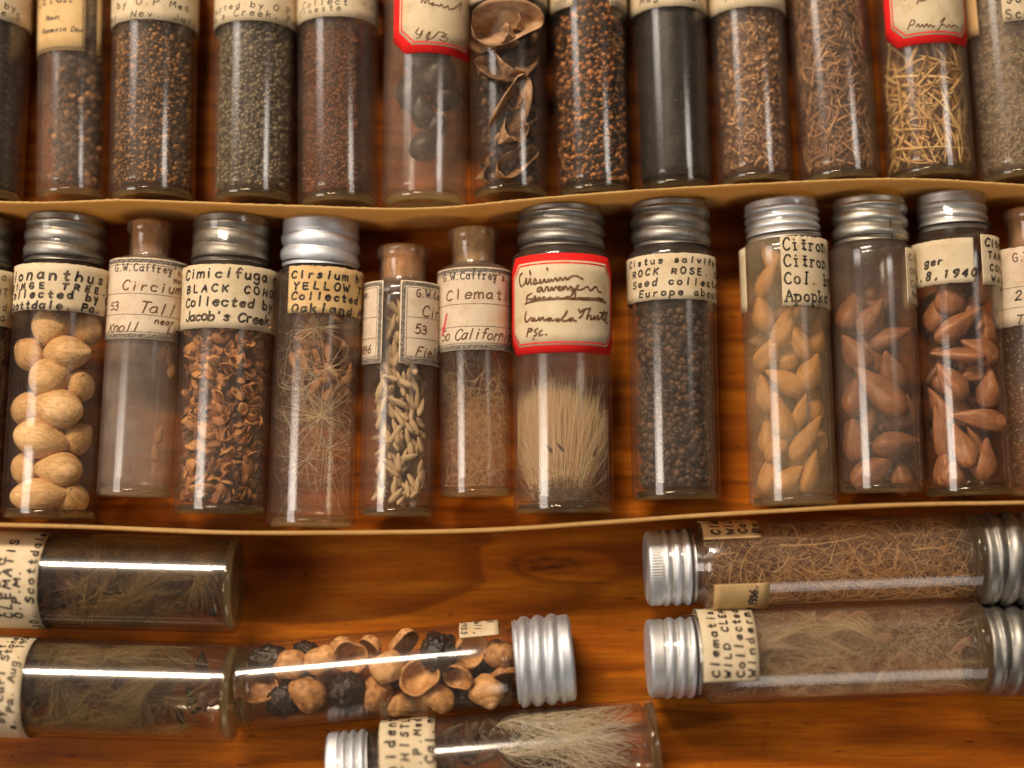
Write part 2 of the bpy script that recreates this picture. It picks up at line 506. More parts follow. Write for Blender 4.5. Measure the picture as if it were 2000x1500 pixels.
# ------------------------------------------------------------------ pen lettering (single strokes, cap height 10, x-height 6)
G = {
 'A': (6, '/0,0 3,10 6,0|/1,4 5,4'), 'B': (5.2, '/0,0 0,10|0,10 3.5,9.8 4.4,7.8 3,5.6 0,5.4|0,5.4 4,5 5,2.6 4,.3 0,0'),
 'C': (5.4, '5.4,8.3 4,10 1.6,9.2 0,5 1.2,1 3.4,0 5.4,1.5'), 'D': (5.5, '/0,0 0,10|0,10 4,9 5.5,5 4,1 0,0'),
 'E': (4.8, '/4.8,10 0,10 0,0 4.8,0|/0,5.2 4,5.2'), 'F': (4.8, '/4.8,10 0,10 0,0|/0,5.2 4,5.2'),
 'G': (5.8, '5.5,8.5 4,10 1.6,9.2 0,5 1.2,1 3.5,0 5.6,1.6 5.6,4.4|/3.2,4.6 5.9,4.6'),
 'H': (5.2, '/0,0 0,10|/5.2,0 5.2,10|/0,5 5.2,5'), 'I': (0.6, '/.3,0 .3,10'), 'J': (4, '/4,10 4,3|4,3.2 3.4,.5 1.6,0 0,2'),
 'K': (5, '/0,0 0,10|/5,10 0,4.4|/1.5,5.8 5,0'), 'L': (4.5, '/0,10 0,0 4.5,0'), 'M': (7, '/0,0 .8,10 3.5,3 6.2,10 7,0'),
 'N': (5.2, '/0,0 0,10 5.2,0 5.2,10'), 'O': (6, '3,10 .8,8.5 0,5 .8,1.5 3,0 5.2,1.5 6,5 5.2,8.5 3,10'),
 'P': (5, '/0,0 0,10|0,10 4,9.5 5,7.4 4,5 0,4.6'), 'R': (5.2, '/0,0 0,10|0,10 4,9.5 5,7.4 4,5 0,4.6|/2,4.7 5.2,0'),
 'S': (5, '5,8.8 3,10 .6,8.8 .8,6.3 3,5.2 5,3.5 4.6,1 2.2,0 0,1.5'), 'T': (6, '/0,10 6,10|/3,10 3,0'),
 'U': (5.2, '/0,10 0,3|0,3 1,.4 2.6,0 4.2,.4 5.2,3|/5.2,3 5.2,10'), 'V': (5.4, '/0,10 2.7,0 5.4,10'),
 'W': (7.4, '/0,10 1.8,0 3.7,7 5.6,0 7.4,10'), 'Y': (5.4, '/0,10 2.7,5 5.4,10|/2.7,5 2.7,0'), 'X': (5, '/0,0 5,10|/0,10 5,0'),
 'a': (4.9, '4.4,5 2.5,6 .6,4.8 .2,2.2 1.5,0 3.4,.8 4.4,3|/4.4,6 4.4,1.2 5,0'),
 'b': (4.5, '/0,10 0,0|0,3.5 1.5,5.8 3.8,5.2 4.5,3 3.6,.5 1.5,0 0,1.5'), 'c': (4.3, '4.3,5 2.5,6 .6,5 0,3 .8,.7 2.6,0 4.3,1'),
 'd': (4.6, '4.4,4.6 2.5,5.8 .6,4.8 .2,2.2 1.5,0 3.4,.8 4.4,3|/4.4,10 4.4,0'),
 'e': (4.4, '.2,3.1 4.3,3.6 3.8,5.4 2.2,6 .5,4.8 0,2.6 1,.5 2.8,0 4.4,1.2'),
 'f': (3.6, '3.8,9.3 2.6,10 1.4,8.6 1.3,4 1.3,0|/0,5.6 3.4,5.6'),
 'g': (4.6, '4.4,5 2.5,6 .6,4.8 .2,2.4 1.5,.4 3.4,1 4.4,3|4.5,6 4.5,1 4.4,-2 3,-4 1.2,-3.7 .3,-2.6'),
 'h': (4.3, '/0,10 0,0|0,3.8 1.8,5.9 3.6,5.6 4.2,3.5 4.2,0'), 'i': (.7, '/.3,6 .3,0|/.3,8.6 .4,9.1'),
 'j': (1.5, '/1.2,6 1.2,-2|1.2,-2 .6,-4 -1,-3.6|/1.2,8.6 1.3,9'), 'k': (4.2, '/0,10 0,0|/4,6 0,2.6|/1.3,3.7 4.2,0'),
 'l': (.7, '/.3,10 .3,0'), 'm': (6.2, '/0,6 0,0|0,4 1.6,6 2.8,5.5 3,3.5 3,0|3,4 4.6,6 5.8,5.5 6.1,3.5 6.1,0'),
 'n': (4.2, '/0,6 0,0|0,3.8 1.8,6 3.6,5.6 4.1,3.5 4.1,0'), 'o': (4.6, '2.3,6 .5,4.9 0,3 .5,1 2.3,0 4.1,1 4.6,3 4.1,4.9 2.3,6'),
 'p': (4.5, '/0,6 0,-4|0,3.6 1.5,5.8 3.8,5.2 4.5,3 3.6,.5 1.5,0 0,1.5'), 'r': (3.2, '/0,6 0,0|0,3.5 1.3,5.6 3.2,5.8'),
 's': (3.6, '3.6,5 2,6 .5,5 .9,3.6 2.9,2.7 3.6,1.3 2,0 0,.9'), 't': (3.5, '/1.6,9 1.6,1.2|1.6,1.6 2.2,0 3.6,.5|/0,6 3.4,6'),
 'u': (4.3, '0,6 0,2 1,.1 2.8,.5 4,2.4|/4,6 4,0'), 'v': (4, '/0,6 2,0 4,6'), 'w': (5.8, '/0,6 1.4,0 2.9,4.6 4.4,0 5.8,6'),
 'x': (4, '/0,0 4,6|/0,6 4,0'), 'y': (4.2, '/0,6 2.1,.4|/4.2,6 1.2,-4'), 'z': (4, '/0,6 4,6 0,0 4,0'), 'q': (4.6, '4.4,5 2.5,6 .4,4.4 .2,2.2 1.5,0 3.4,.8 4.4,3|/4.5,6 4.5,-4'),
 '0': (4.6, '2.3,9.5 .4,7.5 0,4.7 .5,1.6 2.3,0 4.1,1.6 4.6,4.7 4.2,7.5 2.3,9.5'), '1': (2, '/.2,8 1.4,9.8 1.4,0'),
 '2': (4.6, '.2,7.6 1.4,9.5 3.6,9.2 4.3,7.2 3,4.4 0,.3|/0,.3 4.6,.3'), '3': (4.4, '.2,8.6 2.2,9.7 4,8.2 3.4,6 1.6,5.2|1.6,5.2 4,4.6 4.4,2.4 2.6,0 0,1.2'),
 '4': (4.8, '/3.6,0 3.6,9.6 0,3 4.8,3'), '5': (4.4, '/4.2,9.6 .8,9.6 .5,5.6|.5,5.4 2.6,6 4.4,4 3.8,1.2 1.8,0 0,1'),
 '6': (4.4, '3.6,9.6 1.4,7.5 .2,3.8 .8,.8 2.4,0 4.2,1.2 4.2,3.8 2.4,5 .4,3.2'), '7': (4.4, '/0,9.6 4.4,9.6 1.4,0'),
 '8': (4.4, '2.2,9.6 .5,8.4 .8,6.2 2.4,5 4,3.4 4,1.2 2.2,0 .3,1.3 .4,3.6 2,5 3.7,6.4 3.9,8.4 2.2,9.6'),
 '9': (4.4, '4.2,6.4 2.6,4.6 .6,5.4 .2,7.8 1.8,9.6 3.8,8.8 4.2,6.4 3.8,2.6 2.2,0'),
 '.': (.9, '/.2,.2 .6,.4'), ',': (1.2, '/.8,.5 .2,-1.8'), "'": (1, '/.7,10 .4,8'), '-': (3, '/0,4 3,4'), ' ': (3, ''), '+': (4, '/0,4 4,4|/2,2 2,6'),
}

def text_strokes(s, size, adv=None, gap=2.0, slant=0.0, serif=False, jit=0.45, sx=1.0):
    """Polylines of a line of writing in label units; x starts at 0. adv: fixed pitch in label units (typed or evenly printed)."""
    k = size / 10.0
    x = 0.0
    out = []
    for ch in s:
        w, d = G.get(ch, (3, ''))
        w *= sx
        ox = x + ((adv - w * k) * 0.5 if adv else 0.0)
        jy = RNG.normal(0, jit * 0.6)
        js = 1 + RNG.normal(0, 0.05 * (jit > 0.05))
        jr = RNG.normal(0, 0.05 * (jit > 0.05))
        for st in d.split('|'):
            if not st:
                continue
            straight = st[0] == '/'
            p = np.array([[float(q) for q in a.split(',')] for a in st.lstrip('/').split()])
            p[:, 0] *= sx
            if jit > 0.05:
                p = p + RNG.normal(0, jit * 0.38, p.shape) * (0 if np.allclose(p[0], p[-1]) else 1)
            lines = [dense(p) if straight else catmull(p)]
            if serif and straight and len(p) >= 2 and ch not in ".,'-+":
                for e, o in ((p[0], p[1]), (p[-1], p[-2])):
                    if abs(o[1] - e[1]) > 1.5 * abs(o[0] - e[0]) and abs(o[1] - e[1]) > 2.5:
                        lines.append(dense(np.array([[e[0] - 1.2, e[1]], [e[0] + 1.2, e[1]]])))
            for q in lines:
                q = q.copy()
                q[:, 1] = q[:, 1] * js + jy
                q[:, 0] += q[:, 1] * (slant + jr)
                q *= k
                q[:, 0] += ox
                out.append(q)
        x += adv if adv else (w + gap) * k
    return out, x

# ------------------------------------------------------------------ vials
def tag(o, label, cat, group=None, kind=None):
    o['label'] = label
    o['category'] = cat
    if group: o['group'] = group
    if kind: o['kind'] = kind
    return o

class Vial:
    """Local frame: y runs from the base to the cap, x to the right of the writing, z up towards the viewer."""
    def __init__(self, label, base, top, w, cap='nickel', cap_px=92, cap_w=None, L=None, glass='glass', group='glass seed vials', bottle=False,
                 name=None, knurl=False, thread=0.017, twist=0.0, wall=0.10, turns=2.5, flat=0.0, fillbase=True, neck_gap=10, cork='cork'):
        self.r = r = w / 2.0 * (CAM_H - w * 0.0138 / 2) / F
        b = P(base[0], base[1], r)
        t = P(top[0], top[1], r * 1.35)
        ax = Vector((t.x - b.x, t.y - b.y, 0))
        self.len = L if L else ax.length
        self.ang = math.atan2(ax.y, ax.x) - PI / 2
        self.mat = Matrix.Translation((b.x, b.y, r + 0.004)) @ Matrix.Rotation(self.ang, 4, 'Z')
        self.inv = self.mat.inverted()
        self.ri = r - wall
        e = bpy.data.objects.new(name or ('stoppered_bottle' if bottle else 'seed_vial'), None)
        e.empty_display_size = 0.3
        SC.collection.objects.link(e)
        e.matrix_world = self.mat
        tag(e, label, 'bottle' if bottle else 'vial', group)
        self.e = e
        s = (CAM_H - r) / F                                     # cm per picture pixel at the axis
        self.s = s
        cl = cap_px * s
        self.cork = M[cork]
        Lt = self.len
        mb = MB()
        if not bottle:
            yc = Lt - cl                                        # lower edge of the cap
            ys = yc - neck_gap * s                              # shoulder
            rn = r * 0.84
            rc = (cap_w / 2.0 * s) if cap_w else r * 0.86
            bc = 0.11
            prof = [(0.02, 0.03), (r * 0.72, 0.035), (r - bc, 0.0), (r - bc * 0.45, 0.02), (r - bc * 0.12, 0.06), (r, bc + 0.03)]
            prof += [(r, y) for y in np.linspace(bc + 0.1, ys - 0.16, 10)]
            prof += [(r - 0.02, ys - 0.09), (r * 0.965, ys - 0.03), (r * 0.92, ys + 0.02), (rn, ys + 0.07), (rn, Lt - 0.12)]
            lathe(mb, prof, 72)
            ri = self.ri
            inn = [(0.02, 0.30), (ri * 0.7, 0.29), (ri - 0.09, 0.31), (ri - 0.02, 0.36), (ri, 0.44)]
            inn += [(ri, y) for y in np.linspace(0.6, ys - 0.25, 10)]
            inn += [(ri * 0.96, ys - 0.10), (rn - 0.09, ys + 0.03), (rn - 0.09, Lt - 0.14)]
            mi = MB(); lathe(mi, inn, 72)
            g = mb.build('glass_body', M[glass], e)
            mi.build('inner_wall', M[glass], g)
            # cap
            c = MB()
            seg, n = 96, 56
            th = np.linspace(0, 2 * PI, seg, endpoint=False)
            yy = np.linspace(0, cl, n)
            f = yy / cl
            amp = thread * r * 2.2
            t0, t1 = 0.03, 0.80 if flat == 0 else 1 - flat
            ph = (f[:, None] - t0) / (t1 - t0) * turns
            wob = np.abs(np.sin(PI * (ph + th[None, :] / (2 * PI)))) ** 0.75
            env = np.clip((f - t0) / 0.03, 0, 1) * np.clip((t1 + 0.03 - f) / 0.05, 0, 1)
            rr = rc - amp + 2 * amp * wob * env[:, None] + amp * 1.1 * (1 - env[:, None]) * (f[:, None] > 0.5)
            rr = rr + 0.5 * amp * np.exp(-(f[:, None] / 0.03) ** 2)
            edge = np.clip((f - 0.93) / 0.07, 0, 1)[:, None]
            rr = rr - (1 - np.sqrt(np.clip(1 - edge ** 2, 0, 1))) * 0.11 * rc
            if knurl:
                kz = (np.clip((f - 0.70) / 0.03, 0, 1) * np.clip((0.95 - f) / 0.03, 0, 1))[:, None]
                th = np.linspace(0, 2 * PI, 240, endpoint=False)
                seg = 240
                rr = np.repeat(rr[:, :1], seg, 1) + kz * 0.022 * np.cos(th[None, :] * 80)
            V = np.stack([rr * np.sin(th), np.broadcast_to((yc + yy)[:, None], rr.shape), rr * np.cos(th)], -1)
            # closing top: slightly sunken disc
            rings = [V]
            for q, dyy in ((0.93, 0.0), (0.82, -0.012), (0.5, -0.016), (0.01, -0.016)):
                Rq = rr[-1] * q
                rings.append(np.stack([Rq * np.sin(th), np.full(seg, yc + cl + dyy), Rq * np.cos(th)], -1)[None])
            V = np.concatenate(rings).reshape(-1, 3)
            i = np.arange(n + 4 - 1)[:, None] * seg
            j = np.arange(seg)[None, :]
            a_, b_ = i + j, i + (j + 1) % seg
            c.add(V, np.stack([a_, b_, b_ + seg, a_ + seg], -1).reshape(-1, 4))
            co = c.build('screw_cap', M[cap], e)
            if twist:
                pv = Matrix.Translation((0, yc + cl / 2, 0))
                co.matrix_local = pv @ Matrix.Rotation(twist, 4, 'Z') @ pv.inverted()
            ln = MB()
            lathe(ln, [(0.01, yc + 0.10), (rn * 0.98 + 0.06, yc + 0.10), (rn * 0.98 + 0.06, yc + 0.14), (0.01, yc + 0.14)], 48)
            ln.build('cap_liner', M['dark_liner'], co)
            self.y_sh = ys
            self.rc, self.yc, self.cl = rc, yc, cl
        else:
            # corked bottle: body, rounded shoulder, straight neck, rolled lip
            rn = (cap_w / 2.0 * s) * 0.85
            rl = cap_w / 2.0 * s
            nl = cl                                             # neck with lip
            yn = Lt - nl
            bc = 0.10
            prof = [(0.02, 0.03), (r * 0.72, 0.035), (r - bc, 0.0), (r - bc * 0.45, 0.02), (r - bc * 0.12, 0.06), (r, bc + 0.03)]
            prof += [(r, y) for y in np.linspace(bc + 0.1, yn - 0.42, 10)]
            neck = [prof[-1]]
            for q in np.linspace(0.15, 1, 7):
                a2 = q * PI / 2
                neck.append((rn + (r - rn) * math.cos(a2) ** 0.9, yn - 0.36 + 0.34 * math.sin(a2) * 0.9 + 0.02))
            neck += [(rn, yn + 0.05), (rn, Lt - 0.40), (rn + 0.01, Lt - 0.37)] + [(rl - 0.07 + 0.07 * math.cos(q), Lt - 0.19 + 0.17 * math.sin(q)) for q in np.linspace(-1.45, 1.5, 14)] + [(rn * 0.9, Lt - 0.015)]
            lathe(mb, prof, 72)
            nb = MB(); lathe(nb, neck, 72)
            nb.build('glass_neck', M['glass_neck'], e)
            ri = self.ri
            inn = [(0.02, 0.28), (ri * 0.7, 0.27), (ri - 0.09, 0.29), (ri, 0.42)]
            inn += [(ri, y) for y in np.linspace(0.6, yn - 0.5, 10)] + [(ri * 0.93, yn - 0.3), (rn - 0.03, yn - 0.05), (rn - 0.07, yn + 0.1), (rn - 0.07, Lt - 0.04)]
            mi = MB(); lathe(mi, inn, 72)
            g = mb.build('glass_body', M[glass], e)
            mi.build('inner_wall', M[glass], g)
            k = MB()
            rk = rn - 0.05
            lathe(k, [(0.01, yn + 0.02), (rk * 0.9, yn + 0.03), (rk * 0.95, yn + 0.1), (rk, Lt - 0.1), (rk, Lt - 0.02), (rk * 0.95, Lt + 0.015), (0.01, Lt + 0.02)], 48)
            k.build('cork', self.cork, e)
            self.y_sh = yn - 0.4
        if fillbase:
            d = MB()
            rb = self.ri - 0.012
            lathe(d, [(0.001, 0.055), (rb * 0.75, 0.06), (rb, 0.05), (rb + 0.0, 0.20), (rb - 0.05, 0.25), (rb * 0.7, 0.22), (0.001, 0.20)], 64)
            d.build('glass_base', M['base'], g)
        self.top_z = r * 2

    # picture point -> local point on the plane at height h*r above the axis
    def at(self, px, py, h=0.0):
        w = P(px, py, self.r * (1 + h))
        q = self.inv @ w
        return Vector((q.x, q.y, self.r * h))
    def th(self, px, py, rad=None):
        """picture point -> (angle, y) on the glass surface."""
        rad = rad or self.r
        h = 0.9
        for _ in range(6):
            q = self.at(px, py, h)
            sn = max(-1, min(1, q.x / rad))
            th = math.asin(sn)
            h = math.cos(th)
        return th, q.y

    def mapper(self, lift):
        r = self.r
        def f(p):
            p = np.asarray(p)
            a = p[:, 0] / r
            return np.stack([(r + lift) * np.sin(a), p[:, 1], (r + lift) * np.cos(a)], -1)
        return f

    def patch(self, name, mat, u0, u1, lo, hi, lift=0.02, parent=None, thick=0.014, nu=56, nv=8, rag=0.0):
        """A paper label wrapped round the glass: u arc range (cm), lo/hi functions of u giving its lower and upper edge."""
        u = np.linspace(u0, u1, nu)
        lo_ = np.array([lo(q) for q in u]) if callable(lo) else np.full(nu, lo)
        hi_ = np.array([hi(q) for q in u]) if callable(hi) else np.full(nu, hi)
        if rag:
            lo_ = lo_ + RNG.normal(0, rag, nu)
            hi_ = hi_ + RNG.normal(0, rag, nu)
        t = np.linspace(0, 1, nv)[:, None]
        vv = lo_[None] + (hi_ - lo_)[None] * t
        uu = np.broadcast_to(u[None], vv.shape)
        flat = np.stack([uu.ravel(), vv.ravel()], -1)
        top = self.mapper(lift)(flat)
        bot = self.mapper(lift - thick)(flat)
        n = nu * nv
        i = np.arange(nv - 1)[:, None] * nu
        j = np.arange(nu - 1)[None]
        a = (i + j).ravel()
        f1 = np.stack([a, a + 1, a + nu + 1, a + nu], -1)
        f2 = f1[:, ::-1] + n
        ring = np.concatenate([np.arange(nu), np.arange(1, nv) * nu + nu - 1, (nv - 1) * nu + np.arange(nu - 2, -1, -1), np.arange(nv - 2, 0, -1) * nu])
        nx = np.roll(ring, -1)
        f3 = np.stack([ring, ring + n, nx + n, nx], -1)
        mb = MB()
        mb.add(np.vstack([top, bot]), np.vstack([f1, f2, f3]))
        return mb.build(name, mat, parent or self.e)

    def label(self, x0, x1, ylo, yhi, mat='paper', skew=0.0, rag=0.006, xref=None):
        """Plain label given by picture x range (None = runs round out of sight) and lower/upper edge points in the picture."""
        r = self.r
        yr = (ylo + yhi) / 2.0 if self.vert() else None
        th0 = -2.0 if x0 is None else x0
        th1 = 2.0 if x1 is None else x1
        u0, u1 = th0 * r, th1 * r
        lo = lambda q: ylo + skew * q
        hi = lambda q: yhi + skew * q
        self.lab = self.patch('label', M[mat], u0, u1, lo, hi, rag=rag)
        return self.lab
    def vert(self):
        return True

    def write(self, lines, ink='ink', parent=None, lift=0.027, name='lettering'):
        """lines: (string, arc start cm, baseline y cm, cap height cm, options)."""
        mb = MB()
        mp = self.mapper(lift)
        for s, u, v, size, o in lines:
            st, wd = text_strokes(s, size, **{k: q for k, q in o.items() if k not in ('w', 'rise')})
            rise = o.get('rise', 0.0)
            w = o.get('w', size * 0.115)
            for q in st:
                q = q + np.array([u, v])
                q[:, 1] += (q[:, 0]) * rise
                ribbon(mb, q, w, mp)
        if mb.n:
            return mb.build(name, M[ink], parent or self.lab, smooth=False)

    def strokes(self, polys, ink, w, parent=None, lift=0.027, name='lettering', smooth=True):
        """Traced pen strokes given in picture points."""
        mb = MB()
        mp = self.mapper(lift)
        for p in polys:
            q = np.array([[self.th(a, b)[0] * self.r, self.th(a, b)[1]] for a, b in p])
            q = catmull(q, 5) if smooth else dense(q, 6)
            ribbon(mb, q, w, mp)
        return mb.build(name, M[ink], parent or self.lab, smooth=False)

def px(v, p, q=None):
    """arc/y (cm) of a picture point on vial v."""
    t, y = v.th(*p)
    return t * v.r, y

# ------------------------------------------------------------------ drawer floor
mb = MB()
nx, ny = 2, 2
mb.add([(-60, -45, 0), (60, -45, 0), (60, 60, 0), (-60, 60, 0)], [[0, 1, 2, 3]])
floor = mb.build('drawer_floor', M['wood'])
floor['kind'] = 'structure'

# ------------------------------------------------------------------ card dividers
def divider(label, edge, h, th, lean=0.0):
    e = np.array(edge, float)
    # smooth the traced top edge, then stand a card of height h under it
    q = catmull(e, 40)
    W_ = np.array([P(a, b, h) for a, b in q])
    n = len(W_)
    d = np.gradient(W_[:, :2], axis=0)
    d /= np.linalg.norm(d, axis=1, keepdims=True)
    nr = np.stack([-d[:, 1], d[:, 0]], 1)
    fray = np.convolve(RNG.normal(0, 1, n + 2), [0.25, 0.5, 0.25], 'valid') * 0.016
    fray += np.where(RNG.random(n) < 0.03, RNG.normal(0, 0.035, n), 0)
    zs = [0.004, 0.6, 1.2, 1.8, h - 0.3, h - 0.06, h]
    rows = []
    for side in (1, -1):
        rr = zs if side == 1 else zs[::-1]
        for z in rr:
            wv = 0.015 * np.sin(W_[:, 0] * 0.9 + z * 2.1)
            off = th / 2 * side * (1.0 if z < h - 0.01 else 0.7)
            top = z > h - 0.01
            xy = W_[:, :2] + nr * (off + wv + lean * (h - z) + (RNG.normal(0, 0.006, n) if top else 0))[:, None]
            zz = np.full(n, z) + (fray if top else (fray * 0.5 if z > h - 0.1 else 0))
            rows.append(np.column_stack([xy, zz]))
    V = np.concatenate(rows)
    R = len(rows)
    i = np.arange(R)[:, None] * n
    j = np.arange(n - 1)[None]
    i2 = ((np.arange(R) + 1) % R)[:, None] * n
    f = np.stack([i + j, i + j + 1, i2 + j + 1, i2 + j], -1).reshape(-1, 4)
    m = MB()
    m.add(V, f)
    o = m.build('card_divider', M['card'])
    tag(o, label, 'divider')
    return o

divider('upper manila card divider standing between the top row and the capped middle row',
        [(-700, 330), (-350, 372), (0, 394), (120, 396), (240, 391), (380, 394), (560, 402), (740, 408), (870, 404), (1000, 392), (1180, 378), (1400, 362), (1620, 353), (1780, 350), (1900, 354), (2060, 364), (2400, 380), (2700, 390)], 2.75, 0.07)
divider('lower manila card divider running above the vials that lie sideways',
        [(-700, 1000), (-300, 1016), (0, 1025), (200, 1031), (400, 1038), (560, 1041), (740, 1040), (960, 1034), (1180, 1021), (1400, 1004), (1620, 992), (1800, 985), (1920, 982), (2100, 980), (2700, 985)], 2.75, 0.085)

# ------------------------------------------------------------------ the vials: where they lie and what is written on them
V = {}
SP = (0, 0)
def beyond(b, t, L):
    return dict(base=b, top=t, L=L)

def L_(v, s, i, p, adv, size, **o):
    """One written line: character i of s starts at picture point p; pitch and cap height in picture pixels."""
    u, y = px(v, p)
    if not o.get('serif'):
        size *= 0.76
        o.setdefault('sx', min(1.35, max(1.0, 0.74 * adv / (0.45 * size))))
        o.setdefault('slant', 0.12)
    o['w'] = o.get('w', size * 0.15 * v.s) * (0.86 if not o.get('serif') else 1.05)
    return (s, u - i * adv * v.s, y, size * v.s, dict(adv=adv * v.s, **o))

def plain_label(v, ytop, ybot, left=None, right=None, mat='paper', rag=0.005):
    """ytop/ybot: picture points on the label's upper and lower edge; left/right: picture points on its sides (None: out of sight)."""
    u0 = px(v, left)[0] if left else -2.1 * v.r
    u1 = px(v, right)[0] if right else 2.1 * v.r
    a, b = px(v, ybot)[1], px(v, ytop)[1]
    v.lab = v.patch('label', M[mat], u0, u1, a, b, rag=rag)
    return v.lab

def frame_lines(v, lab, u0, u1, y0, y1, inset, wband, ink='print', thin=None, lift=0.027, name='printed_border'):
    mb = MB()
    mp = v.mapper(lift)
    def rect(d, w):
        a, b, c, e = u0 + d, u1 - d, y0 + d, y1 - d
        for p in ([(a, c), (b, c)], [(b, c), (b, e)], [(b, e), (a, e)], [(a, e), (a, c)]):
            p = np.array(p, float)
            dirn = (p[1] - p[0]) / np.linalg.norm(p[1] - p[0])
            p = np.array([p[0] + dirn * w * 0.52, p[1] - dirn * w * 0.02])
            ribbon(mb, dense(p, 30), w, mp)
    rect(inset, wband)
    if thin:
        rect(thin, 0.014)
    return mb.build(name, M[ink], lab, smooth=False)

def rule(v, lab, u0, u1, pts, w=0.013, ink='print', name='printed_rule'):
    mb = MB()
    for p in pts:
        y = px(v, p)[1]
        ribbon(mb, dense(np.array([(u0, y), (u1, y)]), 40), w, v.mapper(0.0275))
    return mb.build(name, M[ink], lab, smooth=False)

def red_label(v, u0, u1, y0, y1, clip, inset, inset2):
    def oct_(a, b, c, d, k):
        lo = lambda u: c + max(0, k - (u - a), k - (b - u))
        hi = lambda u: d - max(0, k - (u - a), k - (b - u))
        return lo, hi
    lo, hi = oct_(u0, u1, y0, y1, clip)
    v.lab = v.patch('label', M['red'], u0, u1, lo, hi, lift=0.02, nu=120)
    k2 = clip
    a, b, c, d = u0 + inset, u1 - inset, y0 + inset, y1 - inset
    lo, hi = oct_(a, b, c, d, k2)
    f = v.patch('label_face', M['paper'], a, b, lo, hi, lift=0.025, thick=0.003, parent=v.lab, nu=120)
    mb = MB()
    a, b, c, d = u0 + inset2, u1 - inset2, y0 + inset2, y1 - inset2
    k = k2 * 0.95
    loop = [(a + k, c), (b - k, c), (b, c + k), (b, d - k), (b - k, d), (a + k, d), (a, d - k), (a, c + k), (a + k, c)]
    ribbon(mb, dense(np.array(loop), 24), 0.038, v.mapper(0.0285))
    mb.build('red_line', M['red'], v.lab, smooth=False)

# ---- middle row
v = V['m0'] = Vial('capped vial cut off by the left edge, only cap and label end showing', (-92, 1010), (-62, 422), 182, cap_w=150, cap_px=98)
plain_label(v, (-72, 518), (-76, 628))
v.write([L_(v, 'Cea a', 4, (2, 548), 17, 20), L_(v, 'SANT', 2, (-14, 575), 18, 19), L_(v, 'Collected', 7, (-14, 603), 17, 20), L_(v, 'Pa. a', 4, (2, 628), 17, 20)])

v = V['m1'] = Vial('glass vial full of round tan nuts under a dull ridged cap', (97, 1013), (121, 418), 182, cap_w=150, cap_px=96, glass='glass_clear')
plain_label(v, (112, 514), (108, 606))
v.write([L_(v, 'Chionanthus.', 3, (36, 549), 24, 25, w=5.2 * v.s), L_(v, 'FRINGE TREE.Co', 3, (40, 566), 21.5, 15, w=4.6 * v.s),
         L_(v, 'Collected by O', 2, (34, 584), 18, 19, w=5 * v.s), L_(v, 'Scottdale, Pa. S', 2, (31, 606), 15.8, 19, w=5 * v.s)])

v = V['m2'] = Vial('nearly empty clouded bottle with brown cork and grey-bordered label', (265, 972), (291, 429), 150, bottle=True, cap_px=72, cap_w=95, glass='glass_cloudy')
lab = plain_label(v, (277, 503), (272, 662), mat='paper_pink')
ya, yb = px(v, (272, 662))[1], px(v, (277, 503))[1]
frame_lines(v, lab, -1.62 * v.r, 1.62 * v.r, ya, yb, 0.085, 0.10, thin=0.19)
rule(v, lab, -1.6 * v.r + 0.2, 1.6 * v.r - 0.2, [(270, 573), (270, 614)])
v.write([L_(v, "G.W.Caffrey's No", 0, (226, 531), 11.0, 14, serif=True, jit=0.03, w=2.2 * v.s)], 'ink_grey', lab, name='printed_lettering')
v.write([L_(v, 'Circium', 0, (238, 567), 18, 24, slant=0.15, w=3.2 * v.s), L_(v, '53', 0, (217, 607), 13, 21, slant=0.1, w=3 * v.s), L_(v, 'Tall', 0, (270, 610), 18, 27, slant=0.3, w=3 * v.s),
         L_(v, 'Knoll .', 0, (214, 650), 14, 24, slant=0.35, w=3 * v.s), L_(v, 'near', 0, (299, 632), 11, 14, slant=0.2, w=2.6 * v.s), L_(v, 'Lim', 0, (324, 652), 11, 17, slant=0.3, w=2.8 * v.s),
         L_(v, 'No', 0, (337, 552), 10, 12, w=3 * v.s)], 'ink_brown', lab)

v = V['m3'] = Vial('vial packed with brown seed husks and flat chips under a dull ridged cap', (431, 1005), (449, 419), 182, cap_w=146, cap_px=97)
plain_label(v, (446, 516), (443, 641))
v.write([L_(v, 'Cimicifuga r', 0, (364, 547), 18.6, 24, w=4.6 * v.s), L_(v, 'BLACK COHOS', 0, (365, 574), 20.5, 18, w=4.4 * v.s),
         L_(v, 'Collected by', 0, (364, 601), 16.6, 22, w=4.6 * v.s), L_(v, "Jacob's Creek.", 0, (364, 629), 14.3, 23, w=4.6 * v.s)])

v = V['m4'] = Vial('vial with a pale aluminium cap, orange label and radiating seed bristles', (607, 1030), (624, 427), 170, cap='alum', cap_w=149, cap_px=95, glass='glass', thread=0.018, flat=0.32, turns=2.0)
lab = plain_label(v, (618, 519), (617, 611), left=(564, 570), mat='paper_orange', rag=0.008)
v.write([L_(v, 'Cirsium h', 0, (568, 544), 17, 19, w=4.6 * v.s), L_(v, 'YELLOW T', 0, (570, 566), 20, 18, w=4.6 * v.s),
         L_(v, 'Collected', 0, (568, 586), 16.5, 19, w=4.6 * v.s), L_(v, 'Oakland M', 0, (568, 610), 18.5, 20, w=4.8 * v.s)])

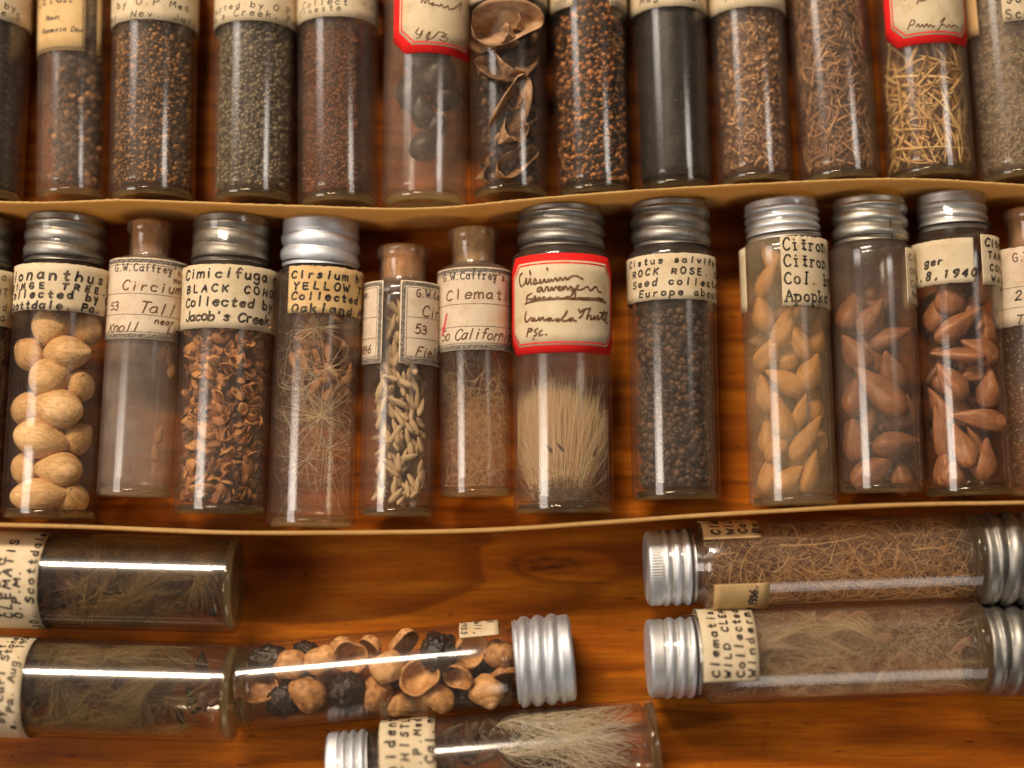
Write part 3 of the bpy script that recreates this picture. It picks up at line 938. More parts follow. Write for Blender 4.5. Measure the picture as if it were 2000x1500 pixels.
v = V['m5'] = Vial('glass bottle of grey-tan grains wearing two grey-bordered label ends', (775, 1010), (787, 478), 150, bottle=True, cap_px=70, cap_w=106, glass='glass')
ya, yb = px(v, (779, 709))[1], px(v, (783, 547))[1]
ul, ur = px(v, (748, 620))[0], px(v, (781, 620))[0]
lab = v.patch('label', M['paper_pink'], ul - 2.0, ul, ya, yb)
frame_lines(v, lab, ul - 2.0, ul, ya, yb, 0.085, 0.10, thin=0.18)
rule(v, lab, ul - 1.8, ul - 0.19, [(780, 618), (780, 659)])
v.write([L_(v, 'Collection.', 9, (716, 582), 9, 13, serif=True, jit=0.03, w=2.0 * v.s)], 'ink_grey', lab, name='printed_lettering')
v.write([L_(v, 'Circium.', 6, (709, 613), 15, 22, slant=0.15, w=3 * v.s), L_(v, '1896', 1, (710, 693), 12, 21, slant=0.15, w=3 * v.s)], 'ink_brown', lab)
lab = v.patch('label', M['paper_pink'], ur, ur + 2.0, ya, yb)
frame_lines(v, lab, ur, ur + 2.0, ya, yb, 0.085, 0.10, thin=0.18)
rule(v, lab, ur + 0.2, ur + 1.8, [(780, 618), (780, 659)])
v.write([L_(v, "G.W.Caffrey's", 0, (812, 579), 10.5, 14, serif=True, jit=0.03, w=2.2 * v.s)], 'ink_grey', lab, name='printed_lettering')
v.write([L_(v, 'Circium', 0, (823, 617), 17, 27, slant=0.15, w=3.2 * v.s), L_(v, '53', 0, (808, 651), 14, 23, slant=0.1, w=3 * v.s), L_(v, 'Field', 0, (810, 695), 13, 24, slant=0.3, w=3 * v.s)], 'ink_brown', lab)

v = V['m6'] = Vial('small bottle of fine blond seed hair, pale cork and red-stained label', (931, 972), (925, 444), 142, bottle=True, cap_px=72, cap_w=105, glass='glass', cork='cork_pale')
ya, yb = px(v, (929, 683))[1], px(v, (928, 521))[1]
lab = v.patch('label', M['paper_pink'], -1.7 * v.r, 1.62 * v.r, ya, yb)
frame_lines(v, lab, -1.72 * v.r, 1.62 * v.r, ya, yb, 0.085, 0.10, thin=0.18)
rule(v, lab, -1.6 * v.r, 1.5 * v.r, [(930, 593), (930, 637)])
v.write([L_(v, "G.W.Caffrey's", 0, (867, 551), 10.6, 14, serif=True, jit=0.03, w=2.3 * v.s)], 'ink_grey', lab, name='printed_lettering')
v.write([L_(v, 'Clematis', 0, (871, 588), 20.5, 26, w=3.3 * v.s), L_(v, 'So California', 0, (864, 668), 12.5, 27, slant=0.35, w=3 * v.s)], 'ink_brown', lab)
mb = MB()
for k, (x_, y_, x2, y2, w_) in enumerate(((868, 648, 874, 614, .06), (866, 655, 868, 640, .07), (994, 535, 996, 560, .12), (995, 562, 996, 640, .16), (995, 645, 997, 668, .1))):
    a_, b_ = px(v, (x_, y_)), px(v, (x2, y2))
    ribbon(mb, dense(np.array([a_, b_]), 10), w_, v.mapper(0.0295))
mb.build('red_stain', M['ink_red'], lab, smooth=False)

v = V['m7'] = Vial('wide vial with red-bordered octagonal label above a thick blond tuft', (1101, 1003), (1096, 402), 194, cap_w=164, cap_px=84, glass='glass', thread=0.022)
yb, ya = px(v, (1098, 494))[1], px(v, (1100, 688))[1]
red_label(v, -1.42 * v.r, 1.42 * v.r, ya, yb, 0.34, 0.20, 0.265)
Z = lambda pts: [(980 + x * 0.26, 360 + y * 0.26) for x, y in pts]
v.strokes([Z(q) for q in [
    [(160, 668), (143, 690), (140, 730), (152, 768), (172, 755), (183, 735), (190, 705), (192, 750), (205, 745), (215, 715), (222, 712), (224, 750), (240, 742), (252, 712), (262, 725), (258, 750), (245, 750), (262, 745), (285, 740), (292, 715), (295, 742), (310, 738), (322, 712), (330, 735), (345, 735), (352, 712), (360, 735), (375, 715), (385, 732), (405, 705), (418, 728), (440, 702), (455, 722), (478, 700), (490, 718), (520, 695), (560, 690), (605, 715)],
    [(215, 650), (222, 680)], [(342, 630), (347, 647)],
    [(300, 775), (280, 780), (270, 800), (285, 808), (305, 785), (310, 805), (325, 800), (335, 775), (350, 775), (352, 800), (368, 795), (378, 772), (388, 798), (405, 772), (415, 775), (425, 790), (440, 770), (425, 775), (430, 798), (450, 795), (458, 770), (462, 795), (480, 765), (492, 792), (505, 785), (515, 770), (530, 785), (518, 800), (540, 790), (560, 780), (575, 760), (560, 770), (568, 795), (600, 790), (640, 770), (660, 800), (700, 770), (720, 805), (740, 812)],
    [(230, 820), (195, 845), (195, 885), (215, 885), (240, 860), (255, 840), (262, 870), (285, 850), (300, 868), (320, 848), (340, 870), (365, 850), (390, 868), (420, 850), (450, 865), (480, 850), (520, 840), (545, 790), (550, 830), (545, 865), (580, 855), (610, 870), (650, 855), (690, 870), (720, 855), (760, 870)],
    [(180, 900), (250, 880), (450, 862), (600, 858), (700, 868), (775, 892)], [(195, 862), (300, 864), (500, 858), (740, 862)], [(230, 870), (400, 858), (560, 866), (750, 876)],
    [(190, 960), (180, 1000), (190, 1035), (205, 1025), (225, 1005), (240, 1010), (228, 1025), (245, 1025), (250, 1005), (255, 1025), (275, 1020), (285, 1000), (290, 1025), (310, 1000), (322, 1025), (340, 1015), (362, 1005), (345, 1022), (362, 1028), (370, 1005), (378, 1025), (400, 1020), (430, 1010), (410, 1025), (430, 1028), (470, 990), (490, 948), (480, 975), (450, 1015), (465, 1028), (490, 1025), (520, 1005), (505, 1022), (520, 1028), (532, 1005), (540, 1025), (556, 1028)],
    [(575, 940), (585, 965), (600, 950), (640, 935), (650, 945)], [(620, 940), (600, 985), (580, 1005)],
    [(660, 930), (640, 985), (632, 1015), (650, 985), (665, 990), (662, 1015), (680, 1010), (690, 990), (690, 1015), (705, 1005), (715, 985), (722, 1005), (712, 1015), (735, 1005), (765, 950), (750, 1010), (765, 1015), (785, 955), (770, 1025), (785, 1045)], [(730, 965), (785, 970)],
    [(210, 1085), (200, 1115), (193, 1145)], [(205, 1090), (225, 1085), (232, 1100), (205, 1112)], [(275, 1085), (250, 1100), (262, 1115), (262, 1135), (248, 1140)], [(240, 1160), (243, 1166)],
    [(305, 1098), (285, 1115), (288, 1138), (310, 1130)], [(333, 1128), (338, 1132)]]], 'ink_brown', 3.9 * v.s, lift=0.031)

v = V['m8'] = Vial('vial filled with small round dark brown seeds under a dull ridged cap', (1321, 977), (1311, 391), 172, cap_w=150, cap_px=92, glass='glass', thread=0.022)
plain_label(v, (1313, 494), (1315, 584))
v.write([L_(v, 'Cistus salvifo', 7, (1313, 513), 15.2, 16, w=3.6 * v.s), L_(v, 'ROCK ROSE. Cu', 5, (1307, 535), 17.4, 15, w=3.8 * v.s),
         L_(v, 'Seed collecte', 5, (1302, 556), 16.2, 17, w=3.8 * v.s), L_(v, 'Europe about', 4, (1304, 577), 16, 17, w=3.8 * v.s)])

v = V['m9'] = Vial('grimy vial of orange-tan oval seeds with a typewritten label', (1550, 988), (1531, 389), 170, cap='alum', cap_w=140, cap_px=80, glass='glass_speck', thread=0.016, turns=4.0, twist=0.05)
lab = plain_label(v, (1534, 462), (1538, 598), left=(1526, 530), rag=0.012)
v.write([L_(v, 'Citron', 0, (1527, 489), 17, 22, serif=True, jit=0.06, w=3.4 * v.s), L_(v, 'Citron', 0, (1529, 521), 17, 22, serif=True, jit=0.06, w=3.4 * v.s),
         L_(v, 'Col. by', 0, (1530, 555), 17.5, 22, serif=True, jit=0.06, w=3.4 * v.s), L_(v, 'Apopka', 0, (1533, 589), 17, 22, serif=True, jit=0.06, w=3.4 * v.s)])
ya, yb = px(v, (1538, 600))[1], px(v, (1534, 472))[1]
v.patch('label', M['paper'], -2.0 * v.r, px(v, (1458, 550))[0], ya, yb)

v = V['m10'] = Vial('hazy vial of large dark orange seeds with cracked bright nickel cap', (1721, 964), (1702, 385), 168, cap='nickel_bright', cap_w=142, cap_px=90, glass='glass_dusty', thread=0.024)
lab = plain_label(v, (1706, 481), (1710, 590), left=(1770, 540))
v.write([L_(v, 'Citrus', 0, (1772, 508), 14, 17), L_(v, 'ORANG', 0, (1774, 534), 16, 15), L_(v, 'Collec', 0, (1776, 560), 14, 16), L_(v, 'Amer', 0, (1778, 579), 14, 16)])
mb = MB()
cap_ = [c for c in v.e.children if c.name.startswith('screw_cap')][0]
_a = np.array([0.34, 0.37, 0.33, 0.36, 0.32, 0.35, 0.33])
_y = np.linspace(v.yc - 0.01, v.yc + 0.50, 7)
ribbon(mb, catmull(np.column_stack([_a * v.rc, _y]), 6), 0.030, lambda p: np.stack([(v.rc + 0.035) * np.sin(p[:, 0] / v.rc), p[:, 1], (v.rc + 0.035) * np.cos(p[:, 0] / v.rc)], -1))
mb.build('cap_crack', M['dark_liner'], cap_, smooth=False)

v = V['m11'] = Vial('vial of glossy rust-brown teardrop seeds below a label end dated 1940', (1890, 969), (1865, 376), 170, cap='alum', cap_w=131, cap_px=76, glass='glass_clear', thread=0.015, turns=3.0, flat=0.28, neck_gap=24)
ya, yb = px(v, (1873, 552))[1], px(v, (1869, 465))[1]
u1 = px(v, (1903, 515))[0]
lab = v.lab = v.patch('label', M['paper'], u1 - 2.4, u1, ya, yb, rag=0.006)
v.write([L_(v, 'ger', 0, (1793, 529), 14, 17, slant=0.25, w=4.6 * v.s), L_(v, 'ov.8,1940', 3, (1806, 549), 17.5, 19, slant=0.3, w=5.2 * v.s)])
ur = px(v, (1917, 510))[0]
lab = v.lab = v.patch('label', M['paper'], ur, ur + 2.0, px(v, (1877, 556))[1], px(v, (1869, 458))[1])
v.write([L_(v, 'Citrus', 0, (1921, 480), 15, 20, w=4.4 * v.s), L_(v, 'TANG', 0, (1926, 504), 17, 16, w=4.2 * v.s), L_(v, 'COLL', 0, (1929, 528), 18, 16, w=4.2 * v.s), L_(v, 'WAS', 0, (1932, 549), 20, 15, w=4.2 * v.s)])

v = V['m12'] = Vial('corked bottle cut by the right edge, its numbered label half visible', (2050, 968), (2022, 404), 165, bottle=True, cap_px=80, cap_w=112, glass='glass')
lab = plain_label(v, (2030, 478), (2035, 632), mat='paper_pink')
rule(v, lab, -1.9, 1.9, [(2033, 556), (2035, 596)])
v.write([L_(v, "G.W.Caffrey's", 0, (1978, 512), 12, 16, serif=True, jit=0.03, w=2.2 * v.s)], 'ink_brown', lab, name='printed_lettering')
v.write([L_(v, '25', 0, (1980, 588), 18, 24, slant=0.15, w=3.4 * v.s), L_(v, 'Tall', 0, (1984, 634), 16, 24, slant=0.3, w=3 * v.s)], 'ink', lab)

# ---- top row: bases towards the card, caps out of the picture
TL = 8.4
def top(k, label, b, t, w, **kw):
    V[k] = Vial(label, b, t, w, L=kw.pop('L', TL), cap_w=w * 0.84, cap_px=98, **kw)
    return V[k]
v = top('t1', 'vial of near-black seeds cut by the upper left corner of the picture', (-40, 396), (-31, 0), 166, glass='glass')
plain_label(v, (-32, -90), (-31, 34))
v.write([L_(v, 'Collected by', 10, (5, 16), 14, 17), L_(v, 'Moore S', 5, (13, 33), 15, 17)], 'ink')

v = top('t2', 'narrow vial with a browned lined label and dark clump of seeds on one side', (140, 392), (138, 0), 136, glass='glass_dusty')
ya, yb = px(v, (139, 98))[1], px(v, (138, -120))[1]
u0, u1 = px(v, (74, 50))[0] - 0.3, px(v, (167, 50))[0]
lab = v.lab = v.patch('label', M['paper_orange'], u0, u1, ya, yb)
frame_lines(v, lab, u0, u1, ya, yb, 0.05, 0.02, ink='ink_grey', thin=0.09, name='printed_border')
v.write([L_(v, 'MELETUM', 3, (84, 12), 17, 16, serif=True, jit=0.05, w=2.4 * v.s), L_(v, 'Rmun', 0, (90, 42), 8, 12, slant=0.3, w=2 * v.s), L_(v, 'Rumesta Dor', 0, (84, 68), 8, 12, slant=0.3, w=2 * v.s)], 'ink_grey', lab)
v.patch('label', M['paper_orange'], px(v, (190, 50))[0], px(v, (190, 50))[0] + 0.14, ya - 0.02, yb)

v = top('t3', 'vial of mixed tan and dark brown small seeds beside the lined-label vial', (297, 394), (297, 0), 168, glass='glass')
plain_label(v, (297, -90), (297, 38))
v.write([L_(v, 'Collected', 0, (222, 2), 16, 17), L_(v, 'by O.P.Med', 0, (229, 19), 16.2, 17), L_(v, 'Mt. Nev. July', 4, (253, 35), 16.8, 17)])

v = top('t4', 'vial of fine grey-olive seeds, fifth label edge reading Creek above it'.replace('fifth label edge', 'label edge'), (494, 398), (497, 0), 164, glass='glass')
plain_label(v, (497, -90), (497, 40))
v.write([L_(v, 'Collected by O.P', 10, (486, 15), 15, 16), L_(v, "Jacob's Creek, Pa.", 8, (455, 33), 15.6, 17)])

v = top('t5', 'vial half filled with fine rust-brown dust, clear amber glass on its right', (661, 405), (656, 0), 160, glass='glass')
plain_label(v, (657, -90), (657, 32))
v.write([L_(v, 'Collect', 2, (610, 14), 15, 17), L_(v, 'Erneste', 2, (601, 29), 15, 15), L_(v, '+ o', 0, (705, 10), 12, 12)])

v = top('t6', 'vial of blurred black fruits under a red-edged label signed with initials', (829, 405), (833, 0), 170, glass='glass_dusty')
ya, yb = px(v, (832, 103))[1], px(v, (833, -150))[1]
u0 = px(v, (770, 60))[0]
red_label(v, u0, u0 + 2.9, ya, yb, 0.40, 0.22, 0.29)
Z = lambda pts: [(480 + x * 0.293, y * 0.293 - 3) for x, y in pts]
v.strokes([Z(q) for q in [[(1155, 200), (1135, 230), (1160, 245), (1180, 215), (1165, 255), (1140, 268)], [(1205, 285), (1230, 225), (1205, 250), (1215, 275), (1250, 262), (1270, 240), (1290, 225), (1335, 245), (1300, 255), (1345, 270), (1320, 290), (1290, 275)], [(1363, 288), (1368, 292)],
    [(1170, 30), (1185, 0), (1195, 35), (1215, 5), (1225, 40), (1250, 30), (1240, 50), (1270, 45), (1290, 55), (1300, 40), (1320, 65), (1345, 50), (1350, 75), (1390, 65), (1430, 30), (1420, 75)]]], 'ink_brown', 2.6 * v.s, lift=0.031)

v = top('t7', 'vial of large folded brown seed husks between the red label and the orange seeds', (996, 390), (991, 0), 158, glass='glass_clear')
plain_label(v, (991, -120), (991, -6))
v.write([L_(v, 'Ulmus 8', 0, (930, -14), 18, 20)])

v = top('t8', 'vial of small bright orange oblong seeds among black ones', (1161, 388), (1150, 0), 152, glass='glass_clear')
ya, yb = px(v, (1152, 8))[1], px(v, (1150, -110))[1]
u = px(v, (1120, 10))[0]
lab = v.lab = v.patch('label', M['paper'], u - 2.2, u, ya, yb)
v.write([L_(v, 'y. 1939', 3, (1083, 18), 9.5, 17)], 'ink_grey')
u = px(v, (1190, 10))[0]
lab = v.lab = v.patch('label', M['paper'], u, u + 2.2, ya, yb)
v.write([L_(v, 'GINSENG', 0, (1200, 12), 12, 14)], 'ink_grey')

v = top('t9', 'vial of smooth black powder with strong grey reflections', (1320, 378), (1308, 0), 150, glass='glass_clear')
plain_label(v, (1309, -100), (1309, 12))
v.write([L_(v, 'Aug. 1937', 0, (1250, 10), 15.5, 18, w=3.6 * v.s)], 'ink_grey')

v = top('t10', 'vial of loose light brown chaff under a label ending in 1902', (1476, 364), (1462, 0), 150, glass='glass')
plain_label(v, (1463, -100), (1463, 13))
v.write([L_(v, '1902', 0, (1410, 8), 20, 17)], 'ink_grey')

v = top('t11', 'unlabelled vial of brown needle chaff left of the second red label', (1642, 360), (1621, 0), 160, glass='glass')

v = top('t12', 'vial of golden straw needles under a wide red-edged label', (1818, 356), (1802, 0), 174, glass='glass')
ya, yb = px(v, (1804, 85))[1], px(v, (1801, -150))[1]
u0 = px(v, (1724, 40))[0]
red_label(v, u0, u0 + 2.85, ya, yb, 0.36, 0.22, 0.29)
Z = lambda pts: [(1480 + x * 0.267, y * 0.267 - 2) for x, y in pts]
v.strokes([Z(q) for q in [[(1100, 225), (1125, 160), (1150, 165), (1140, 190), (1120, 195)], [(1160, 205), (1175, 185), (1185, 210), (1205, 190), (1215, 210), (1235, 185), (1245, 208), (1262, 190), (1275, 208), (1290, 200)], [(1330, 170), (1365, 140), (1340, 185), (1310, 240)], [(1330, 200), (1360, 190), (1375, 210), (1395, 190), (1405, 210), (1430, 195), (1460, 215)],
    [(1060, 5), (1090, -20), (1075, 10)], [(1165, 40), (1180, 0), (1200, 15), (1180, 20), (1230, 10)]]], 'ink_brown', 2.6 * v.s, lift=0.031)

v = top('t13', 'vial of pale grey-brown chaff at the upper right corner with typed letters', (1995, 358), (1970, 0), 166, glass='glass_dusty')
ya, yb = px(v, (1972, 42))[1], px(v, (1970, -100))[1]
u = px(v, (1957, 20))[0]
lab = v.lab = v.patch('label', M['paper'], u, u + 2.3, ya, yb)
v.write([L_(v, 'Jos. ', 0, (1962, 8), 17, 18, serif=True, jit=0.06, w=3 * v.s), L_(v, 'Scott', 0, (1962, 39), 17, 18, serif=True, jit=0.06, w=3 * v.s)], 'ink_grey')
u = px(v, (1906, 20))[0]
v.patch('label', M['paper_orange'], u - 0.9, u, ya - 0.15, yb)

# ---- vials lying sideways at the front
v = V['b1'] = Vial('sideways vial of dark feathery seeds directly under the lower card at left', (466, 1143), (-150, 1128), 184, L=8.4, cap_w=152, cap_px=96, glass='glass_clear')
plain_label(v, (-60, 1132), (73, 1138))
v.write([L_(v, 'CLEMATIS', 0, (28, 1208), 21.5, 20, w=5 * v.s), L_(v, 'O.P.M.', 0, (46, 1207), 17, 19, w=5 * v.s), L_(v, '10. Scottdale.', 4, (67, 1181), 18, 19, w=5 * v.s), L_(v, 'VIRGIN', 0, (8, 1208), 21.5, 18, w=5 * v.s)])
v = V['b2'] = Vial('sideways vial of grey-green feathery plumes in the lower left corner', (462, 1353), (-150, 1340), 188, L=8.4, cap_w=152, cap_px=96, glass='glass_clear')
plain_label(v, (-90, 1340), (40, 1346))
v.write([L_(v, 'by Carl Stone', 0, (10, 1412), 15, 18, w=4.4 * v.s), L_(v, 'e. Pa. Aug. 1900', 0, (33, 1424), 14, 18, w=4.4 * v.s), L_(v, 'Clematis Wt.', 4, (-10, 1370), 17, 18, w=4.4 * v.s)])
v = V['b3'] = Vial('sideways vial of split tan fruit shells and black wrinkled fruits', (467, 1344), (1120, 1286), 166, cap='alum', cap_w=164, cap_px=112, glass='glass_clear', thread=0.026, turns=3.2)
u0, u1 = px(v, (936, 1216))[0] - 0.6, px(v, (938, 1243))[0]
u0, u1 = min(u0, u1), max(u0, u1)
lab = v.lab = v.patch('label', M['paper'], u0 - 0.3, u1, px(v, (897, 1235))[1], px(v, (974, 1235))[1])
v.write([L_(v, 'Oct 1903', 7, (901, 1233), 13, 15, w=3 * v.s), L_(v, 'by Hall,', 6, (927, 1226), 13, 16, w=3 * v.s), L_(v, 'PEACH', 4, (951, 1214), 15, 16, w=3 * v.s)], 'ink')
v = V['b4'] = Vial('sideways vial of white plumes and dark seeds cut by the bottom edge', (1284, 1462), (640, 1521), 190, cap='alum', cap_w=160, cap_px=80, glass='glass_clear', thread=0.018, turns=3.0, knurl=True, flat=0.32, neck_gap=22)
plain_label(v, (742, 1512), (852, 1502))
v.write([L_(v, 'Unidenti', 2, (773, 1492), 25, 24, w=5.4 * v.s), L_(v, 'THISTLE', 1, (799, 1492), 23, 18, w=5.2 * v.s), L_(v, 'O.P.Med', 2, (823, 1479), 20, 18, w=5 * v.s), L_(v, 'Cal. may', 0, (849, 1493), 18, 21, w=5.2 * v.s)])
v = V['b5'] = Vial('sideways vial of curly orange-tan hairs with a knurled cap', (1907, 1086), (1264, 1111), 172, cap='alum', cap_w=141, cap_px=92, glass='glass', thread=0.016, turns=2.6, knurl=True, flat=0.36, neck_gap=16)
ya, yb = px(v, (1492, 1102))[1], px(v, (1380, 1106))[1]
u = px(v, (1436, 1052))[0]
lab = v.lab = v.patch('label', M['paper_orange'], u, u + 1.4, ya, yb)
v.write([L_(v, 'Clematis', 0, (1407, 1047), 17, 20, w=5 * v.s), L_(v, 'WILD', 0, (1434, 1046), 17, 19, w=5 * v.s), L_(v, 'Collec', 0, (1459, 1045), 17, 19, w=5 * v.s), L_(v, 'By O', 0, (1484, 1044), 17, 18, w=5 * v.s)])
u = px(v, (1450, 1140))[0]
lab = v.lab = v.patch('label', M['paper_orange'], u - 1.3, u, px(v, (1503, 1102))[1], px(v, (1394, 1106))[1])
v.write([L_(v, 'Y 1936.', 6, (1479, 1151), 11, 18, w=4.6 * v.s)])
v = V['b6'] = Vial('sideways vial of fine grey hair and tailed seeds with four-line cream label', (1913, 1262), (1267, 1289), 182, cap='alum', cap_w=148, cap_px=97, glass='glass', thread=0.017, turns=3.0, flat=0.3, neck_gap=16)
u = px(v, (1430, 1331))[0]
lab = v.lab = v.patch('label', M['paper'], u, u + 3.2, px(v, (1481, 1268))[1], px(v, (1372, 1273))[1])
v.write([L_(v, 'Clematis', 0, (1405, 1325), 18.5, 19, w=4.8 * v.s), L_(v, 'WILD CLEM', 0, (1428, 1325), 17, 16, w=4.6 * v.s), L_(v, 'Collected', 0, (1454, 1324), 16.8, 19, w=4.8 * v.s), L_(v, 'Winderm', 0, (1476, 1324), 20, 18, w=4.8 * v.s)])
V['b7'] = Vial('vial mostly past the right edge, dull ridged cap touching the curly-hair vial', (2560, 1072), (1914, 1094), 176, cap='nickel', cap_w=172, cap_px=112, glass='glass', thread=0.026)
V['b8'] = Vial('lower vial past the right edge, dull ridged cap behind the tailed seeds', (2570, 1250), (1922, 1273), 176, cap='nickel', cap_w=168, cap_px=108, glass='glass', thread=0.026)

# ------------------------------------------------------------------ what is inside the vials
import bmesh
from mathutils import noise as mnoise, Euler, Quaternion

def ico(sub):
    b = bmesh.new()
    bmesh.ops.create_icosphere(b, subdivisions=sub, radius=1.0)
    v = np.array([q.co[:] for q in b.verts])
    f = np.array([[q.index for q in a.verts] for a in b.faces])
    b.free()
    return v, f
ICO1, ICO2, ICO3, ICO5 = ico(1), ico(2), ico(3), ico(5)

def rrot(n, flat=None):
    """random rotation matrices; flat limits the tilt of the long (x) axis out of the picture plane."""
    q = RNG.normal(size=(n, 4))
    q /= np.linalg.norm(q, axis=1, keepdims=True)
    w, x, y, z = q.T
    R = np.empty((n, 3, 3))
    R[:, 0, 0] = 1 - 2 * (y * y + z * z); R[:, 0, 1] = 2 * (x * y - z * w); R[:, 0, 2] = 2 * (x * z + y * w)
    R[:, 1, 0] = 2 * (x * y + z * w); R[:, 1, 1] = 1 - 2 * (x * x + z * z); R[:, 1, 2] = 2 * (y * z - x * w)
    R[:, 2, 0] = 2 * (x * z - y * w); R[:, 2, 1] = 2 * (y * z + x * w); R[:, 2, 2] = 1 - 2 * (x * x + y * y)
    return R

def cloud(mb, tv, tf, pos, scl, R, tone):
    n = len(pos)
    V_ = np.einsum('nij,nkj->nki', R, tv[None] * scl[:, None, :]) + pos[:, None, :]
    k = len(tv)
    F_ = (tf[None] + (np.arange(n) * k)[:, None, None]).reshape(-1, tf.shape[1])
    mb.add(V_.reshape(-1, 3), F_, np.repeat(tone, k))

def pack(v, n, y0, y1, lo=0.6, hi=1.0, th=2.3, margin=0.05, skew=0.0):
    a = RNG.uniform(-th, th, n) + skew
    r = (v.ri - margin) * np.sqrt(RNG.uniform(lo * lo, hi * hi, n))
    y = RNG.uniform(y0, y1, n)
    return np.stack([r * np.sin(a), y, r * np.cos(a)], -1)

def stuff(mb, name, mat, v, label, cat='seeds'):
    o = mb.build(name, mat, None, True, v.mat)
    return tag(o, label, cat, None, 'stuff')

def core(mb, v, y0, y1, f=0.8, tone=0.08):
    """the seeds nobody sees one by one: a lumpy plug under the outer layers."""
    m2 = MB()
    lathe(m2, [(0.01, y0)] + [(v.ri * f, y) for y in np.linspace(y0 + 0.02, y1 - 0.15, 30)] + [(v.ri * f * 0.5, y1)], 40)
    q = m2.v[0]
    q = q + RNG.normal(0, 0.015, q.shape)
    mb.add(q, m2.f[0], tone)

def ylo(v):
    return 0.34
def grains(v, name, label, mat, n, size, ytop, tmpl=ICO1, lo=0.72, th=2.2, var=0.3, f=0.78, ybot=None, tone=None, cat='seeds', margin=0.04, skew=0.0, has_core=True, shapevar=True):
    """size in cm (half axes). ytop: picture point where the filling ends, or None for up to the shoulder."""
    mb = MB()
    y1 = (v.y_sh - 0.1) if ytop is None else v.at(*ytop, 0.8).y
    y0 = ylo(v) if ybot is None else v.at(*ybot, 0.8).y
    if has_core:
        core(mb, v, y0, y1, f)
    p = pack(v, n, y0 + 0.03, y1, lo, 1.0, th, margin, skew)
    s = np.array(size)[None, :] * (1 + RNG.normal(0, var, (n, 1)).clip(-0.6, 0.8)) * (1 + (RNG.normal(0, 0.14, (n, 3)) if shapevar else 0))
    t = RNG.beta(1.6, 1.6, n) if tone is None else tone(n, p)
    cloud(mb, tmpl[0], tmpl[1], p, s, rrot(n), t)
    return stuff(mb, name, mat, v, label, cat)

# --- fine fillings, top row
T_ = lambda h, k=1.0: tuple(c * k for c in lin(h))
m_black = seed_mat('black_seed', [(0.003, 0.0025, 0.0025), (0.012, 0.010, 0.010), (0.035, 0.028, 0.025)], 0.5)
m_mixed = seed_mat('tan_and_brown_seed', [(0.0362, 0.0203, 0.013), (0.1305, 0.0653, 0.0319), (0.377, 0.1812, 0.0653), (0.6525, 0.348, 0.1232)], 0.55)
m_olive = seed_mat('grey_olive_seed', [(0.08, 0.07, 0.055), (0.17, 0.145, 0.105), (0.27, 0.225, 0.145), (0.38, 0.29, 0.16)], 0.6)
m_rust = seed_mat('rust_brown_dust', [(0.075, 0.027, 0.012), (0.24, 0.0825, 0.03), (0.51, 0.18, 0.0525)], 0.7)
m_orange = seed_mat('orange_seed', [(0.03, 0.016, 0.011), (0.07, 0.032, 0.018), (0.36, 0.135, 0.035), (0.60, 0.26, 0.075)], 0.55)
m_chaff = seed_mat('light_brown_chaff', [(0.098, 0.049, 0.028), (0.28, 0.147, 0.077), (0.532, 0.294, 0.147), (0.728, 0.434, 0.224)], 0.75)
m_straw = seed_mat('golden_straw', [(0.36, 0.19, 0.065), (0.66, 0.41, 0.155), (0.84, 0.60, 0.29)], 0.6)
m_pale = seed_mat('grey_brown_chaff', [(0.162, 0.1215, 0.081), (0.3645, 0.2767, 0.1755), (0.54, 0.405, 0.2565)], 0.75)
m_husk = seed_mat('brown_husk', [(0.03, 0.015, 0.010), (0.14, 0.07, 0.036), (0.38, 0.21, 0.105), (0.58, 0.37, 0.21)], 0.55, grain=2.2, stretch=(1, 2, 1), mottled=1.5)

grains(V['t1'], 'fine_seeds', 'near-black seeds filling the vial at the upper left corner', m_black, 1300, (0.05, 0.04, 0.04), None)
grains(V['t3'], 'fine_seeds', 'mixed tan and dark brown seeds filling the vial right of the lined label', m_mixed, 4600, (0.058, 0.040, 0.036), None, ICO1, var=0.25)
grains(V['t4'], 'fine_seeds', 'fine grey-olive round seeds filling a top-row vial', m_olive, 5200, (0.050, 0.046, 0.044), None, var=0.2)
def rust_tone(n, p): return RNG.beta(2, 2, n)
grains(V['t5'], 'seed_dust', 'fine rust-brown dust lying on the left of its vial', m_rust, 9000, (0.028, 0.022, 0.02), None, lo=0.55, th=1.05, skew=-0.35, has_core=False, tone=rust_tone)
mb = MB()
p = pack(V['t5'], 2600, 0.34, 6, 0.0, 0.80, 3.1)
p = p[p[:, 2] < 0.25 - 0.9 * np.maximum(p[:, 0], 0)]
cloud(mb, ICO1[0], ICO1[1], p, np.full((len(p), 3), 0.06), rrot(len(p)), RNG.random(len(p)) * 0.5)
stuff(mb, 'seed_dust', m_rust, V['t5'], 'coarser rust-brown crumbs under the fine dust in the same vial')
def orange_tone(n, p): return np.where(RNG.random(n) < 0.6, RNG.uniform(0.5, 1.0, n), RNG.uniform(0.0, 0.35, n))
grains(V['t8'], 'small_seeds', 'bright orange oblong seeds among black ones filling their vial', m_orange, 3000, (0.088, 0.054, 0.048), None, tone=orange_tone, var=0.18)
grains(V['t9'], 'black_powder', 'black powder filling the vial with strong grey reflections', m_black, 6000, (0.022, 0.02, 0.02), None, f=0.97, lo=0.95)
